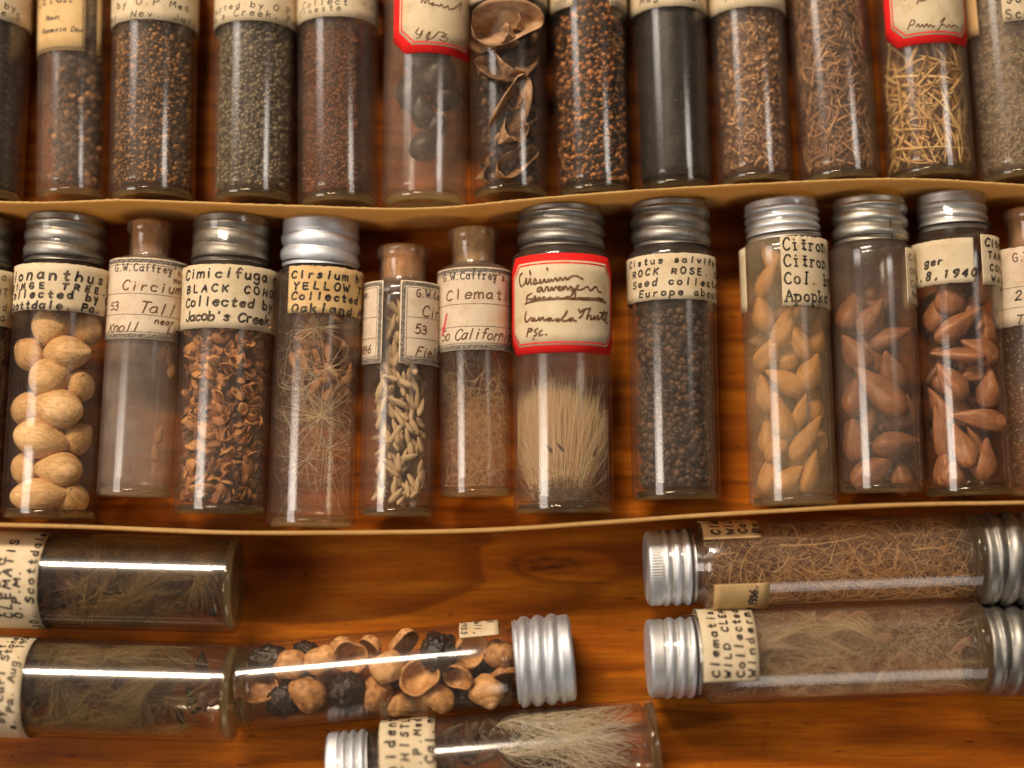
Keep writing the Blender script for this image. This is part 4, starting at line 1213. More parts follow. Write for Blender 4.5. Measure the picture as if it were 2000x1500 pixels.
def slivers(v, name, label, mat, n, ln, wd, ytop=None, lo=0.6, th=2.2, f=0.72, ybot=None, margin=0.1, has_core=True, cat='chaff', bend=0.25, lenvar=0.35, axial=0.0, tonef=None, skew=0.0):
    """needle or straw bits: tapered curved blades."""
    mb = MB()
    y1 = (v.y_sh - 0.1) if ytop is None else v.at(*ytop, 0.8).y
    y0 = ylo(v) if ybot is None else v.at(*ybot, 0.8).y
    if has_core: core(mb, v, y0, y1, f, 0.2)
    p = pack(v, n, y0 + 0.05, y1, lo, 1.0, th, margin, skew)
    # tangent-ish direction so bits lie against the glass
    a = np.arctan2(p[:, 0], p[:, 2])
    tang = np.stack([np.cos(a), np.zeros(n), -np.sin(a)], -1)
    psi = RNG.uniform(0, PI, n)
    if axial: psi = PI / 2 + RNG.normal(0, axial, n)
    d = tang * np.cos(psi)[:, None] + np.array([0, 1.0, 0])[None] * np.sin(psi)[:, None] + RNG.normal(0, 0.14, (n, 3))
    d /= np.linalg.norm(d, axis=1, keepdims=True)
    L = ln * (1 + RNG.normal(0, lenvar, n)).clip(0.3, 2)
    rad = np.stack([np.sin(a), np.zeros(n), np.cos(a)], -1)
    b = np.cross(d, rad); b /= np.linalg.norm(b, axis=1, keepdims=True)
    K = 6
    t = np.linspace(-0.5, 0.5, K)
    cv = bend * RNG.normal(0, 1, n)
    pts = p[:, None] + d[:, None] * (L[:, None] * t)[:, :, None] + b[:, None] * (cv[:, None] * L[:, None] * (t[None] ** 2))[:, :, None]
    clampr(pts, v.ri - 0.02)
    tubes(mb, pts, wd * (1 + RNG.normal(0, 0.25, n)).clip(0.4, 2), RNG.random(n) if tonef is None else tonef(n), taper=True)
    y = pts
    return stuff(mb, name, mat, v, label, cat)

def clampr(pts, R):
    r = np.sqrt(pts[..., 0] ** 2 + pts[..., 2] ** 2)
    k = np.where(r > R, R / np.maximum(r, 1e-6), 1.0)
    pts[..., 0] *= k
    pts[..., 2] *= k
    pts[..., 1] = np.maximum(pts[..., 1], 0.31)

def tubes(mb, pts, rad, tone, taper=False, sides=3):
    """many thin hairs at once: pts (N,K,3)."""
    N, K, _ = pts.shape
    d = np.gradient(pts, axis=1)
    d /= np.maximum(np.linalg.norm(d, axis=2, keepdims=True), 1e-9)
    ref = RNG.normal(size=(N, 1, 3))
    u = np.cross(d, ref); u /= np.maximum(np.linalg.norm(u, axis=2, keepdims=True), 1e-9)
    w = np.cross(d, u)
    rad = np.broadcast_to(np.asarray(rad, float).reshape(-1, 1), (N, K)).copy()
    if taper:
        rad *= np.sqrt(np.clip(1.02 - (np.linspace(-1, 1, K) ** 2), 0.05, 1))[None]
    else:
        rad *= np.linspace(1.0, 0.45, K)[None]
    ang = np.arange(sides) * 2 * PI / sides
    V_ = pts[:, :, None] + rad[:, :, None, None] * (u[:, :, None] * np.cos(ang)[None, None, :, None] + w[:, :, None] * np.sin(ang)[None, None, :, None])
    base = (np.arange(N) * K * sides)[:, None, None] + (np.arange(K - 1) * sides)[None, :, None]
    i = np.arange(sides)[None, None, :]
    j = (np.arange(sides)[None, None, :] + 1) % sides
    f = np.stack([base + i, base + j, base + sides + j, base + sides + i], -1).reshape(-1, 4)
    mb.add(V_.reshape(-1, 3), f, np.repeat(np.broadcast_to(np.asarray(tone, float), (N,)), K * sides))

slivers(V['t10'], 'loose_chaff', 'loose light brown chaff filling the vial marked 1902', m_chaff, 3400, 0.20, 0.036)
slivers(V['t11'], 'loose_chaff', 'brown needle chaff filling the unlabelled vial', m_chaff, 2600, 0.46, 0.030, tonef=lambda n: RNG.beta(1.4, 2.0, n))
slivers(V['t12'], 'straw_needles', 'golden straw needles crossing inside the red-edged vial at right', m_straw, 360, 1.5, 0.050, lo=0.2, f=0.45, bend=0.16, ytop=(1810, 115), has_core=False)
slivers(V['t13'], 'loose_chaff', 'pale grey-brown chaff filling the upper right corner vial', m_pale, 5200, 0.13, 0.026)

# --- single seeds, nuts and fruits
def hull(name, fn, sub, mat, tonefn=None):
    """a closed body: unit icosphere reshaped by fn."""
    v, f = sub
    mb = MB()
    w = np.array([fn(*q) for q in v])
    mb.add(w, f, 0.5 if tonefn is None else np.array([tonefn(*q) for q in v]))
    o = mb.build(name, mat)
    return o

def place(src, first, v, label, cat, group, pic, h, size, ang, tilt=0.0, roll=0.0):
    """Lay a copy of src (long axis x) in vial v at a picture point; ang in the picture plane, sizes are half axes in picture pixels."""
    o = src if first else src.copy()
    if not first:
        SC.collection.objects.link(o)
    q = v.at(pic[0], pic[1], h)
    s = v.s
    dl = math.radians(ang) - (v.ang + PI / 2)
    ext = math.hypot(size[0] * math.sin(dl), size[1] * math.cos(dl)) * s
    lim = max(0.0, math.sqrt(max(0.0, v.ri ** 2 - q.z ** 2 * 0.8)) - ext * 0.95)
    q.x = max(-lim, min(lim, q.x))
    w = v.mat @ q
    o.matrix_world = (Matrix.Translation(w) @ Matrix.Rotation(math.radians(ang), 4, 'Z') @ Matrix.Rotation(math.radians(tilt), 4, 'Y') @ Matrix.Rotation(math.radians(roll), 4, 'X')
                      @ Matrix.Diagonal((size[0] * s, size[1] * s, size[2] * s, 1)))
    tag(o, label, cat, group)
    return o

ORD = ['lowest', 'second', 'third', 'fourth', 'fifth', 'sixth', 'seventh', 'eighth', 'ninth', 'tenth', 'eleventh', 'twelfth', 'thirteenth', 'fourteenth', 'fifteenth', 'sixteenth', 'seventeenth', 'eighteenth', 'nineteenth', 'twentieth', 'twenty-first', 'twenty-second']

m_nut = NT('ridged_nut')
_at = m_nut.n('Attribute', attribute_name='tone')
_v = m_nut.coords((0.55, 3.2, 3.2))
_r = m_nut.noise(_v, 2.6, 5, 0.65, 0.3)
_g = m_nut.noise(m_nut.coords((1, 1, 1)), 2.0, 4, 0.6)
_c = m_nut.ramp(_r, [(0.28, (0.42, 0.22, 0.085)), (0.5, (0.68, 0.41, 0.18)), (0.72, (0.80, 0.52, 0.25))])
_c = m_nut.mix(m_nut.ramp(_g, [(0.55, 0.0), (0.75, 0.45)]), _c, (0.24, 0.10, 0.035))
_c = m_nut.mix(m_nut.ramp(_r, [(0.30, 0.6), (0.36, 0.0)]), _c, (0.14, 0.065, 0.025))
_c = m_nut.mix(_at.outputs['Fac'], _c, (0.025, 0.014, 0.008))
m_nut = m_nut.bsdf(_c, 0.62, 0, 0.35, _r, 0.5, 0.03)

def nutfn(seed):
    def fn(x, y, z):
        k = 1.0 - 0.22 * x * x - 0.10 * x
        n = mnoise.noise(Vector((x * 0.7 + seed, y * 1.6, z * 1.6))) * 0.03 + mnoise.noise(Vector((x * 1.2 + seed, y * 7, z * 7))) * 0.02
        seam = 0.03 * math.exp(-(math.atan2(z, y) / 0.13) ** 2)
        k *= 1 + n + seam * (1 - x * x)
        return (x * (1.0 + 0.07 * max(0, x) ** 6), y * k, z * k)
    return fn
def nuttone(x, y, z):
    d = math.hypot(y, z)
    return min(0.95, max(0.0, 1 - d / (0.20 + 0.12 * math.cos(5 * math.atan2(z, y)))) * 1.6) if x > 0 else max(0.0, 1 - d / 0.09) * 0.5
nuts = [hull('nut', nutfn(k * 3.7), ICO5, m_nut, nuttone) for k in range(3)]
NUTS = [(78, 967, .60, 53, 30, 4, 4, 60, 'large pointed nut lying flat at the bottom left of the nut vial'),
        (157, 974, .28, 36, 29, 60, -62, 20, 'nut showing its dark starred tip at the bottom right of the nut vial'),
        (57, 914, .20, 34, 31, 70, 30, 100, 'shaded plain nut at the left wall, second row from the bottom of its vial'),
        (138, 917, .55, 42, 31, 178, -14, 40, 'nut with a dark spot on its left end, second row from the bottom'),
        (80, 857, .62, 50, 34, -14, 3, 10, 'large pointed nut slanting down to the right in mid vial'),
        (160, 858, .25, 36, 30, 40, 18, 80, 'nut behind the large slanting nut, touching the right wall in mid vial'),
        (56, 800, .12, 36, 31, 20, 50, 60, 'dim nut partly behind others at the left wall in mid vial'),
        (135, 799, .60, 49, 35, 172, 3, 30, 'largest smooth tan nut at the centre right of the nut vial'),
        (97, 738, .55, 39, 34, 28, -12, 0, 'round nut with dark tip on its upper right, upper middle of its vial'),
        (163, 752, .28, 31, 29, 40, -50, 0, 'small nut with a dark dot facing out at the right wall'),
        (60, 692, .20, 35, 30, 130, -45, 120, 'nut with a black speck at the left wall, upper part of its vial'),
        (149, 691, .50, 43, 32, 3, 0, 90, 'oval nut lying flat at the upper right below the label'),
        (99, 640, .42, 37, 34, 250, -30, 40, 'topmost big nut, its dark tip pointing down left under the label'),
        (182, 645, .10, 34, 30, 80, 30, 0, 'nut half hidden under the label at the right wall'),
        (104, 690, -.40, 36, 32, 10, 20, 0, 'nut in the dark behind the two highest rows of its vial'),
        (110, 775, -.42, 38, 32, 60, 10, 0, 'nut in the dark behind the largest smooth nut'),
        (112, 838, -.45, 38, 33, 100, 10, 0, 'nut in the dark above the slanting pointed nut'),
        (100, 895, -.42, 37, 32, 20, 10, 0, 'nut in the dark between the second and third rows'),
        (118, 945, -.42, 37, 32, 150, 10, 0, 'nut in the dark above the bottom row')]
used = set()
for i, (x, y, h, a, b, ang, tl, rl, lb) in enumerate(NUTS):
    k = i % 3
    place(nuts[k], k not in used, V['m1'], lb, 'nut', 'nuts in the leftmost capped vial', (x, y), h, (a * 1.06, b * 1.15, b * 1.08), ang, tl, rl)
    used.add(k)

# citrus seeds: pointed teardrops
def tear(seed, beak=0.55, flat=0.72):
    def fn(x, y, z):
        t = (x + 1) / 2                                  # 0 blunt end, 1 beak
        k = (1 - t ** 1.5 * 0.62) * (1.0 + 0.10 * math.sin(seed * 3.0))
        bend = beak * 0.9 * max(0, t - 0.35) ** 2
        n = mnoise.noise(Vector((x * 1.1 + seed, y * 1.6, z * 1.6))) * 0.20 + mnoise.noise(Vector((x * 0.8 + seed, y * 5, z * 5))) * 0.07
        an = math.atan2(z, y)
        ridge = 0.13 * math.exp(-((abs(an) - 0.7) / 0.2) ** 2) + 0.06 * math.exp(-((abs(an - 0.2) - 1.9) / 0.15) ** 2) - 0.05 * math.exp(-((an + 0.1) / 0.2) ** 2)
        k *= 1 + n + ridge
        return (x * (1 + 0.12 * max(0, x) ** 4), y * k + bend, z * k * flat)
    return fn
m_tang = seed_mat('rust_brown_seed_coat', [(0.09, 0.028, 0.011), (0.32, 0.125, 0.052), (0.58, 0.27, 0.115)], 0.45, 1.2, (1, 2.4, 2.4), 0.45, 0.45, 1.2)
m_oran = seed_mat('dark_orange_seed_coat', [(0.07, 0.024, 0.011), (0.24, 0.092, 0.036), (0.42, 0.19, 0.08)], 0.5, 1.2, (1, 2.2, 2.2), 0.4, 0.4, 1.2)
m_citr = seed_mat('orange_tan_seed_coat', [(0.22, 0.085, 0.025), (0.52, 0.235, 0.065), (0.72, 0.40, 0.14)], 0.55, 1.2, (1, 2.2, 2.2), 0.4, 0.35, 1.1)

def seeds(v, src, items, word, cat, group, where):
    """items: picture x, y, height, half length, half width, angle; labels count up from the vial's base."""
    order = sorted(range(len(items)), key=lambda k: -v.inv.__matmul__(P(items[k][0], items[k][1], v.r)).y, reverse=True)
    rank = {k: r for r, k in enumerate(order)}
    first = set()
    for i, (x, y, h, a, b, ang) in enumerate(items):
        k = i % len(src)
        n = len(items)
        lb = '%s, %s %s' % (word, ORD[rank[i]] + ('' if rank[i] == 0 else ' from the base'), where)
        place(src[k], k not in first, v, lb, cat, group, (x, y), h, (a, b, b), ang, float(RNG.normal(0, 12)), float(RNG.uniform(-60, 60)))
        first.add(k)
tg = [hull('citrus_seed', tear(k * 5.1 + 1, 0.8), ICO3, m_tang) for k in range(4)]
seeds(V['m11'], tg, [(1856, 578, .4, 44, 38, 100), (1862, 638, .62, 52, 28, 32), (1828, 612, .2, 40, 24, 75), (1852, 693, .6, 50, 25, 172), (1915, 682, .5, 40, 33, 150), (1898, 600, .35, 28, 18, 60),
     (1846, 745, .55, 42, 33, 125), (1898, 728, .40, 26, 24, 200), (1932, 758, .45, 42, 28, 82), (1917, 817, .55, 52, 27, 165), (1882, 872, .62, 46, 25, 97), (1904, 858, .3, 30, 22, 120),
     (1925, 900, .5, 42, 31, 72), (1830, 848, .3, 52, 24, 98), (1868, 925, .35, 40, 30, 20), (1828, 912, .3, 40, 24, 80), (1872, 800, .2, 40, 26, 100), (1836, 795, .25, 40, 24, 110), (1940, 640, .1, 40, 26, 90), (1930, 560, .1, 40, 26, 80), (1895, 770, -.2, 40, 28, 40)],
      'rust-brown pointed seed', 'seed', 'seeds in the vial dated 1940', 'in the vial dated 1940')
og = [hull('citrus_seed', tear(k * 4.3 + 9, 0.3, 0.8), ICO3, m_oran) for k in range(3)]
seeds(V['m10'], og, [(1720, 764, .55, 66, 34, 128), (1748, 868, .5, 46, 29, 8), (1704, 622, .4, 40, 30, 60), (1742, 728, .35, 44, 30, 110), (1666, 862, .2, 44, 28, 95), (1706, 920, .45, 50, 30, 30),
     (1662, 775, .2, 44, 28, 70), (1665, 690, .25, 40, 30, 120), (1765, 800, .2, 40, 26, 80), (1735, 660, .3, 42, 26, 20), (1760, 930, .2, 40, 26, 100), (1700, 690, .1, 44, 28, 100), (1685, 830, 0, 44, 28, 45), (1660, 610, .1, 40, 28, 70)],
      'dark orange pointed seed', 'seed', 'seeds in the vial with the cracked cap', 'in the cracked-cap vial')
cg = [hull('citrus_seed', tear(k * 3.3 + 19, 0.15, 0.9), ICO3, m_citr) for k in range(3)]
seeds(V['m9'], cg, [(1574, 858, .5, 50, 22, 56), (1563, 806, .5, 34, 20, 72), (1582, 728, .5, 38, 28, 65), (1541, 934, .5, 32, 24, 40), (1582, 922, .45, 42, 23, 72), (1502, 926, .2, 38, 22, 75), (1526, 812, .5, 44, 26, 105),
     (1500, 850, .1, 40, 24, 85), (1495, 770, .2, 40, 24, 100), (1535, 745, .5, 42, 26, 150), (1560, 665, .5, 42, 24, 120), (1502, 690, .3, 42, 26, 60), (1590, 790, .2, 40, 22, 90), (1522, 870, .3, 40, 24, 50),
     (1532, 640, .5, 40, 24, 70), (1490, 610, .2, 40, 24, 95), (1500, 545, .3, 42, 24, 65), (1600, 660, .1, 36, 22, 80), (1548, 700, .1, 40, 26, 30), (1600, 860, 0, 36, 22, 85), (1508, 505, .2, 36, 22, 120)],
      'orange-tan oval seed', 'seed', 'seeds in the typewritten-label vial', 'in the typed-label vial')

# sideways fruit vial: half shells and black wrinkled fruits
def cupmesh(name, seed, mat):
    b = MB()
    prof = []
    for q in np.linspace(0.02, PI / 2, 12):
        prof.append((math.sin(q), -math.cos(q)))
    prof += [(1.0, 0.08), (0.95, 0.13), (0.87, 0.10)]
    for q in np.linspace(PI / 2 * 0.97, 0.03, 12):
        prof.append((0.84 * math.sin(q), 0.02 - 0.80 * math.cos(q)))
    lathe(b, prof, 56)
    v = b.v[0]
    w = np.array([v[:, 0], -v[:, 2], v[:, 1]]).T                     # opening towards +z
    out = []
    for x, y, z in w:
        n = mnoise.noise(Vector((x * 1.3 + seed, y * 1.3, z * 1.3))) * 0.13 + mnoise.noise(Vector((x * 5 + seed, y * 5, z * 5))) * 0.03
        a = math.atan2(y, x)
        k = 1 + n + 0.10 * math.cos(2 * a + seed)
        pt = 1 + 0.16 * max(0, math.cos(a - 1.2)) ** 8
        out.append((x * k * pt * 1.02, y * k * pt * 0.92, z * (0.8 + n)))
    b.v[0] = np.array(out)
    b.t[0] = np.full(len(out), 0.30 + 0.14 * (seed / 2.9))
    return b.build(name, mat)
m_shell = seed_mat('tan_fruit_shell', [(0.208, 0.078, 0.026), (0.572, 0.286, 0.1105), (0.806, 0.468, 0.208)], 0.55, 2.2, (1, 1, 1), 0.5, 0.4, 1.9)
m_prune = seed_mat('black_wrinkled_skin', [(0.006, 0.004, 0.004), (0.020, 0.012, 0.010), (0.05, 0.028, 0.018)], 0.42, 5, (1, 1, 1), 0.6, 0.5, 0.6)
cups = [cupmesh('fruit_shell', k * 2.9, m_shell) for k in range(4)]
CUPS = [  # x, y, h, radius px, turn, tilt x, tilt y, label
    (505, 1343, .35, 36, 10, -20, 10, 'open tan half shell at the left end of the fruit vial'),
    (685, 1285, .42, 34, 60, 10, 18, 'open half shell with a dark blot, left of centre in the fruit vial'),
    (820, 1319, .62, 38, 200, 4, -8, 'brightest open half shell with a dark dot, centre of the fruit vial'),
    (921, 1270, .45, 35, 120, 14, 20, 'open half shell with a thick curled rim below the 1903 label'),
    (603, 1354, .42, 35, 30, 176, 12, 'cracked round tan shell, back turned up, left lower part of the fruit vial'),
    (568, 1297, .40, 32, 80, 168, -14, 'brown domed shell under the long light streak'),
    (629, 1289, .42, 31, 140, 172, 8, 'second domed shell under the light streak, beside the blotted half shell'),
    (756, 1304, .50, 32, 220, 178, 6, 'domed shell touching the brightest half shell on its left'),
    (733, 1353, .30, 33, 300, 150, 20, 'shaded domed shell near the lower wall in mid vial'),
    (892, 1322, .55, 29, 250, 28, -22, 'shiny red-brown broken shell standing on its rim'),
    (855, 1361, .25, 30, 20, 165, 10, 'dim shell below the brightest half shell'),
    (951, 1350, .30, 34, 90, 160, -16, 'brown domed shell at the lower right near the cap'),
    (976, 1279, .35, 30, 180, 158, -20, 'dark brown shell next to the cap'),
    (792, 1258, .15, 31, 140, 30, 50, 'pair of half shells standing on edge against the upper wall'.replace('pair of half shells', 'thin half shell')),
    (722, 1266, .18, 28, 200, 40, -50, 'half shell on edge behind the blotted one'),
    (665, 1268, .05, 26, 200, 140, -20, 'dark shell tucked against the upper wall'),
    (985, 1325, .25, 30, 60, 60, 20, 'shell on edge at the lower right beside the cap'),
    (780, 1372, .1, 27, 60, 160, 20, 'shell at the lower wall beneath the brightest half shell'),
    (640, 1330, -.4, 34, 60, 160, 20, 'shell deep in the dark at the left of the fruit vial'),
    (900, 1300, -.4, 34, 60, 160, 20, 'shell deep in the dark at the right of the fruit vial')]
used = set()
for i, (x, y, h, rp, tu, tx, ty, lb) in enumerate(CUPS):
    k = i % 4
    o = cups[k] if k not in used else cups[k].copy()
    if k in used: SC.collection.objects.link(o)
    used.add(k)
    v = V['b3']
    o.matrix_world = Matrix.Translation(v.mat @ v.at(x, y, h)) @ Euler((math.radians(tx), math.radians(ty), 0)).to_matrix().to_4x4() @ Matrix.Rotation(math.radians(tu), 4, 'Z') @ Matrix.Scale(rp * v.s, 4)
    tag(o, lb, 'fruit shell', 'split shells in the sideways fruit vial')
def prune(seed):
    def fn(x, y, z):
        q = Vector((x, y, z))
        n = mnoise.noise(q * 2.1 + Vector((seed, 0, 0))) * 0.16 + abs(mnoise.noise(q * 4.2 + Vector((0, seed, 0)))) * 0.20 + mnoise.noise(q * 10 + Vector((seed, 0, 0))) * 0.04
        return (x * (1 + n), y * (1 + n), z * (1 + n))
    return fn
prn = [hull('dried_fruit', prune(k * 7.7), ICO5, m_prune) for k in range(2)]
used = set()
for i, (x, y, h, a, b, lb) in enumerate([(527, 1277, .2, 42, 27, 'black wrinkled fruit in the upper left corner of its vial'), (557, 1366, .15, 34, 30, 'black fruit between two tan shells at the lower left'),
        (679, 1353, .40, 38, 36, 'large black wrinkled fruit in the lower middle'), (857, 1262, .40, 36, 37, 'large knobbly black fruit right of centre at the upper wall'),
        (600, 1262, .0, 28, 22, 'small brown-black fruit against the upper wall'), (920, 1365, -.1, 34, 28, 'black fruit in shadow at the lower right'), (585, 1320, -.4, 36, 32, 'black fruit hidden under the domed shells'),
        (760, 1330, -.4, 40, 34, 'black fruit deep in the middle of the vial'), (960, 1310, -.4, 36, 34, 'black fruit deep beside the cap'), (860, 1300, -.5, 36, 34, 'black fruit under the shiny broken shell')]):
    k = i % 2
    place(prn[k], k not in used, V['b3'], lb, 'dried fruit', 'black fruits in the sideways fruit vial', (x, y), h, (a, b, min(a, b)), 40 * i, 0, 30 * i)
    used.add(k)

# pressed brown husks and black fruits in two top-row vials
def leafmesh(name, seed, mat, w=0.55, cup=0.35):
    b = MB()
    n, m = 22, 12
    u = np.linspace(-1, 1, n); t = np.linspace(-1, 1, m)
    V_ = []
    for lay in (0, 1):
        for a in u:
            half = w * math.sqrt(max(0.0, 1 - a * a)) ** 0.8 * (1 - 0.25 * a) + 0.01
            for c in t:
                z = cup * abs(c) * (0.9 + 0.5 * math.sin(seed)) * (1 - 0.3 * a) + 0.5 * cup * a * a * math.cos(seed) + 0.16 * mnoise.noise(Vector((a * 1.5 + seed, c * 1.5, 0))) + 0.03 * math.sin(9 * c) * (1 - a * a)
                V_.append((a, c * half + 0.10 * math.sin(a * 2 + seed), z - lay * 0.05))
    f = []
    for lay in (0, 1):
        for i in range(n - 1):
            for j in range(m - 1):
                q = lay * n * m + i * m + j
                f.append((q, q + 1, q + m + 1, q + m) if lay == 0 else (q, q + m, q + m + 1, q + 1))
    ring = [i * m for i in range(n)] + [(n - 1) * m + j for j in range(1, m)] + [i * m + m - 1 for i in range(n - 2, -1, -1)] + [j for j in range(m - 2, 0, -1)]
    for i, q in enumerate(ring):
        p = ring[(i + 1) % len(ring)]
        f.append((q, p, p + n * m, q + n * m))
    b.add(V_, f, 0.55 + 0.2 * math.sin(seed))
    return b.build(name, mat)
lf = [leafmesh('seed_husk', k * 2.3 + 0.4, m_husk, 0.36 + 0.06 * k, 0.55) for k in range(4)]
used = set()
HK = [(1000, 330, .35, 46, 30, 20), (968, 205, .55, 58, 70, -30), (1012, 135, .6, 62, 28, 25), (1000, 60, .6, 60, 8, 0), (955, 262, .45, 40, 60, 40), (1030, 190, .5, 34, 115, 30), (1000, 268, .5, 44, 15, -40), (948, 130, .3, 44, 80, 30),
      (1036, 40, .4, 40, 120, 20), (945, 30, .4, 40, 60, -30), (1020, 245, .2, 40, 140, 50), (1045, 290, .2, 30, 95, 20), (975, 95, .3, 50, 160, 40), (960, 340, .1, 34, 30, 30), (980, 160, 0, 50, 100, 20)]
for i, (x, y, h, a, ang, tl) in enumerate(HK):
    k = i % 4
    lb = 'folded brown husk, %s%s in the husk vial of the top row'
    rank = sorted(range(len(HK)), key=lambda q: -HK[q][1]).index(i)
    place(lf[k], k not in used, V['t7'], lb % (ORD[rank], '' if rank == 0 else ' up'), 'husk', 'husks in the top-row husk vial', (x, y), h, (a * 1.2, a * 1.35, a * 1.2), ang, tl, 30 * math.sin(i * 2.1))
    used.add(k)
mb = MB()
p = pack(V['t7'], 700, 0.34, 7.0, 0.2, 0.8, 3.1)
cloud(mb, ICO2[0], ICO2[1], p, np.abs(RNG.normal(0.12, 0.04, (700, 3))), rrot(700), RNG.random(700) ** 3 * 0.6)
stuff(mb, 'husk_crumbs', m_husk, V['t7'], 'dark crumbs behind the folded husks of the top-row husk vial', 'crumbs')

pr2 = [hull('dried_fruit', prune(k * 3.1 + 40), ICO3, m_prune) for k in range(2)]
used = set()
for i, (x, y, h, a, b, ang, lb) in enumerate([(828, 285, .2, 30, 26, 30, 'lowest black fruit in the signed red-label vial'), (822, 215, .2, 24, 40, 20, 'black fruit above the lowest one in the red-label vial'),
        (800, 180, .3, 34, 26, 70, 'black fruit at the left wall of the red-label vial'), (852, 150, .4, 40, 34, 40, 'large black fruit just below the red label'), (872, 190, .3, 30, 24, 0, 'brown-black fruit at the right wall of the red-label vial'),
        (835, 120, .3, 44, 30, 10, 'black fruit half hidden by the lower edge of the red label'), (850, 245, .1, 26, 20, 60, 'small black fruit at centre right of the red-label vial')]):
    k = i % 2
    place(pr2[k], k not in used, V['t6'], lb, 'dried fruit', 'black fruits in the red-label vial', (x, y), h, (a, b, min(a, b)), ang)
    used.add(k)
mb = MB()
p = pack(V['t2'], 900, 0.34, 5.2, 0.0, 1.0, 1.5, 0.08, 0.9)
cloud(mb, ICO2[0], ICO2[1], p, np.abs(RNG.normal(0.10, 0.03, (900, 3))), rrot(900), RNG.random(900) * RNG.random(900))
stuff(mb, 'clumped_seeds', m_mixed, V['t2'], 'dark seed clump on the right side of the narrow vial')
mb = MB()
p = pack(V['t2'], 1500, 0.34, 3.0, 0.5, 1.0, 0.9, 0.05, -0.6)
cloud(mb, ICO1[0], ICO1[1], p, np.full((1500, 3), 0.022), rrot(1500), RNG.random(1500))
stuff(mb, 'seed_dust', m_rust, V['t2'], 'reddish dust on the left wall of the narrow vial', 'dust')

# --- middle row fillings
m_pep = seed_mat('dark_brown_round_seed', [(0.008, 0.005, 0.004), (0.03, 0.016, 0.010), (0.085, 0.043, 0.024), (0.16, 0.08, 0.042)], 0.5, 9)
grains(V['m8'], 'round_seeds', 'small round dark brown seeds filling the vial right of the red label', m_pep, 2300, (0.092, 0.086, 0.084), (1315, 560), ICO2, lo=0.66, margin=0.17, var=0.13, f=0.66, shapevar=True)

def chipmesh():
    """shallow cupped disc, closed."""
    n = 12
    V_ = [(0, 0, -0.30)]
    for r_, z_ in ((0.5, -0.24), (0.85, -0.08), (1.0, 0.08)):
        V_ += [(r_ * math.cos(a) * 1.15, r_ * math.sin(a), z_) for a in np.linspace(0, 2 * PI, n, endpoint=False)]
    V_ += [(r_ * math.cos(a) * 1.15, r_ * math.sin(a), z_) for r_, z_ in ((0.9, 0.12),) for a in np.linspace(0, 2 * PI, n, endpoint=False)]
    V_ += [(r_ * math.cos(a) * 1.15, r_ * math.sin(a), z_) for r_, z_ in ((0.5, -0.10),) for a in np.linspace(0, 2 * PI, n, endpoint=False)]
    V_.append((0, 0, -0.16))
    f = []
    for k in range(n): f.append((0, 1 + (k + 1) % n, 1 + k))
    for ring in range(4):
        for k in range(n):
            a, b = 1 + ring * n + k, 1 + ring * n + (k + 1) % n
            f += [(a, b, b + n), (a, b + n, a + n)]
    last = len(V_) - 1
    for k in range(n): f.append((1 + 4 * n + k, 1 + 4 * n + (k + 1) % n, last))
    return np.array(V_), np.array(f)
CH = chipmesh()
m_chip = seed_mat('brown_seed_chip', [(0.0945, 0.0338, 0.0162), (0.2565, 0.1013, 0.0432), (0.4455, 0.1958, 0.0743), (0.702, 0.3645, 0.1215)], 0.55, 4.0, bstr=0.4)
v = V['m3']
# the chips one can see lie against the upper glass: each a thing of its own, the rest below is loose filling
chip0 = []
for k in range(5):
    b = MB()
    w = CH[0] * np.array([1.0 + 0.15 * k, 1.0, 0.8 + 0.35 * (k % 3)])
    w = w + RNG.normal(0, 0.045, w.shape)
    b.add(w, CH[1], 0.25 + 0.15 * k)
    chip0.append(b.build('seed_chip', m_chip))
nch = 230
pp = pack(v, nch, 0.40, v.at(443, 628, .9).y, 0.86, 1.0, 1.25, 0.10)
pp = pp[np.argsort(pp[:, 1])]
for i in range(nch):
    k = i % 5
    o = chip0[k] if i < 5 else chip0[k].copy()
    if i >= 5: SC.collection.objects.link(o)
    sc_ = float(np.clip(RNG.normal(0.15, 0.035), 0.08, 0.24))
    a = math.atan2(pp[i, 0], pp[i, 2])
    o.matrix_world = v.mat @ Matrix.Translation(pp[i]) @ Matrix.Rotation(a, 4, 'Y') @ Euler((RNG.normal(0, 0.7) + (PI if RNG.random() < .5 else 0), RNG.normal(0, 0.7), RNG.uniform(0, 6.3))).to_matrix().to_4x4() @ Matrix.Scale(sc_, 4)
    tag(o, 'brown cupped seed chip lying among its like in the chip-filled vial', 'seed chip', 'chips in the vial with the black-lettered cream label')
mb = MB()
core(mb, v, 0.34, v.y_sh - 0.2, 0.74, 0.05)
p = pack(v, 900, 0.36, v.y_sh - 0.2, 0.70, 0.95, 2.4, 0.10)
cloud(mb, CH[0], CH[1], p, np.abs(RNG.normal(0.12, 0.03, (900, 1))) * np.array([[1, 1, 1.2]]), rrot(900), RNG.beta(1.6, 2.2, 900))
stuff(mb, 'chip_filling', m_chip, v, 'loose brown husk chips filling the vial under the single chips', 'husks')

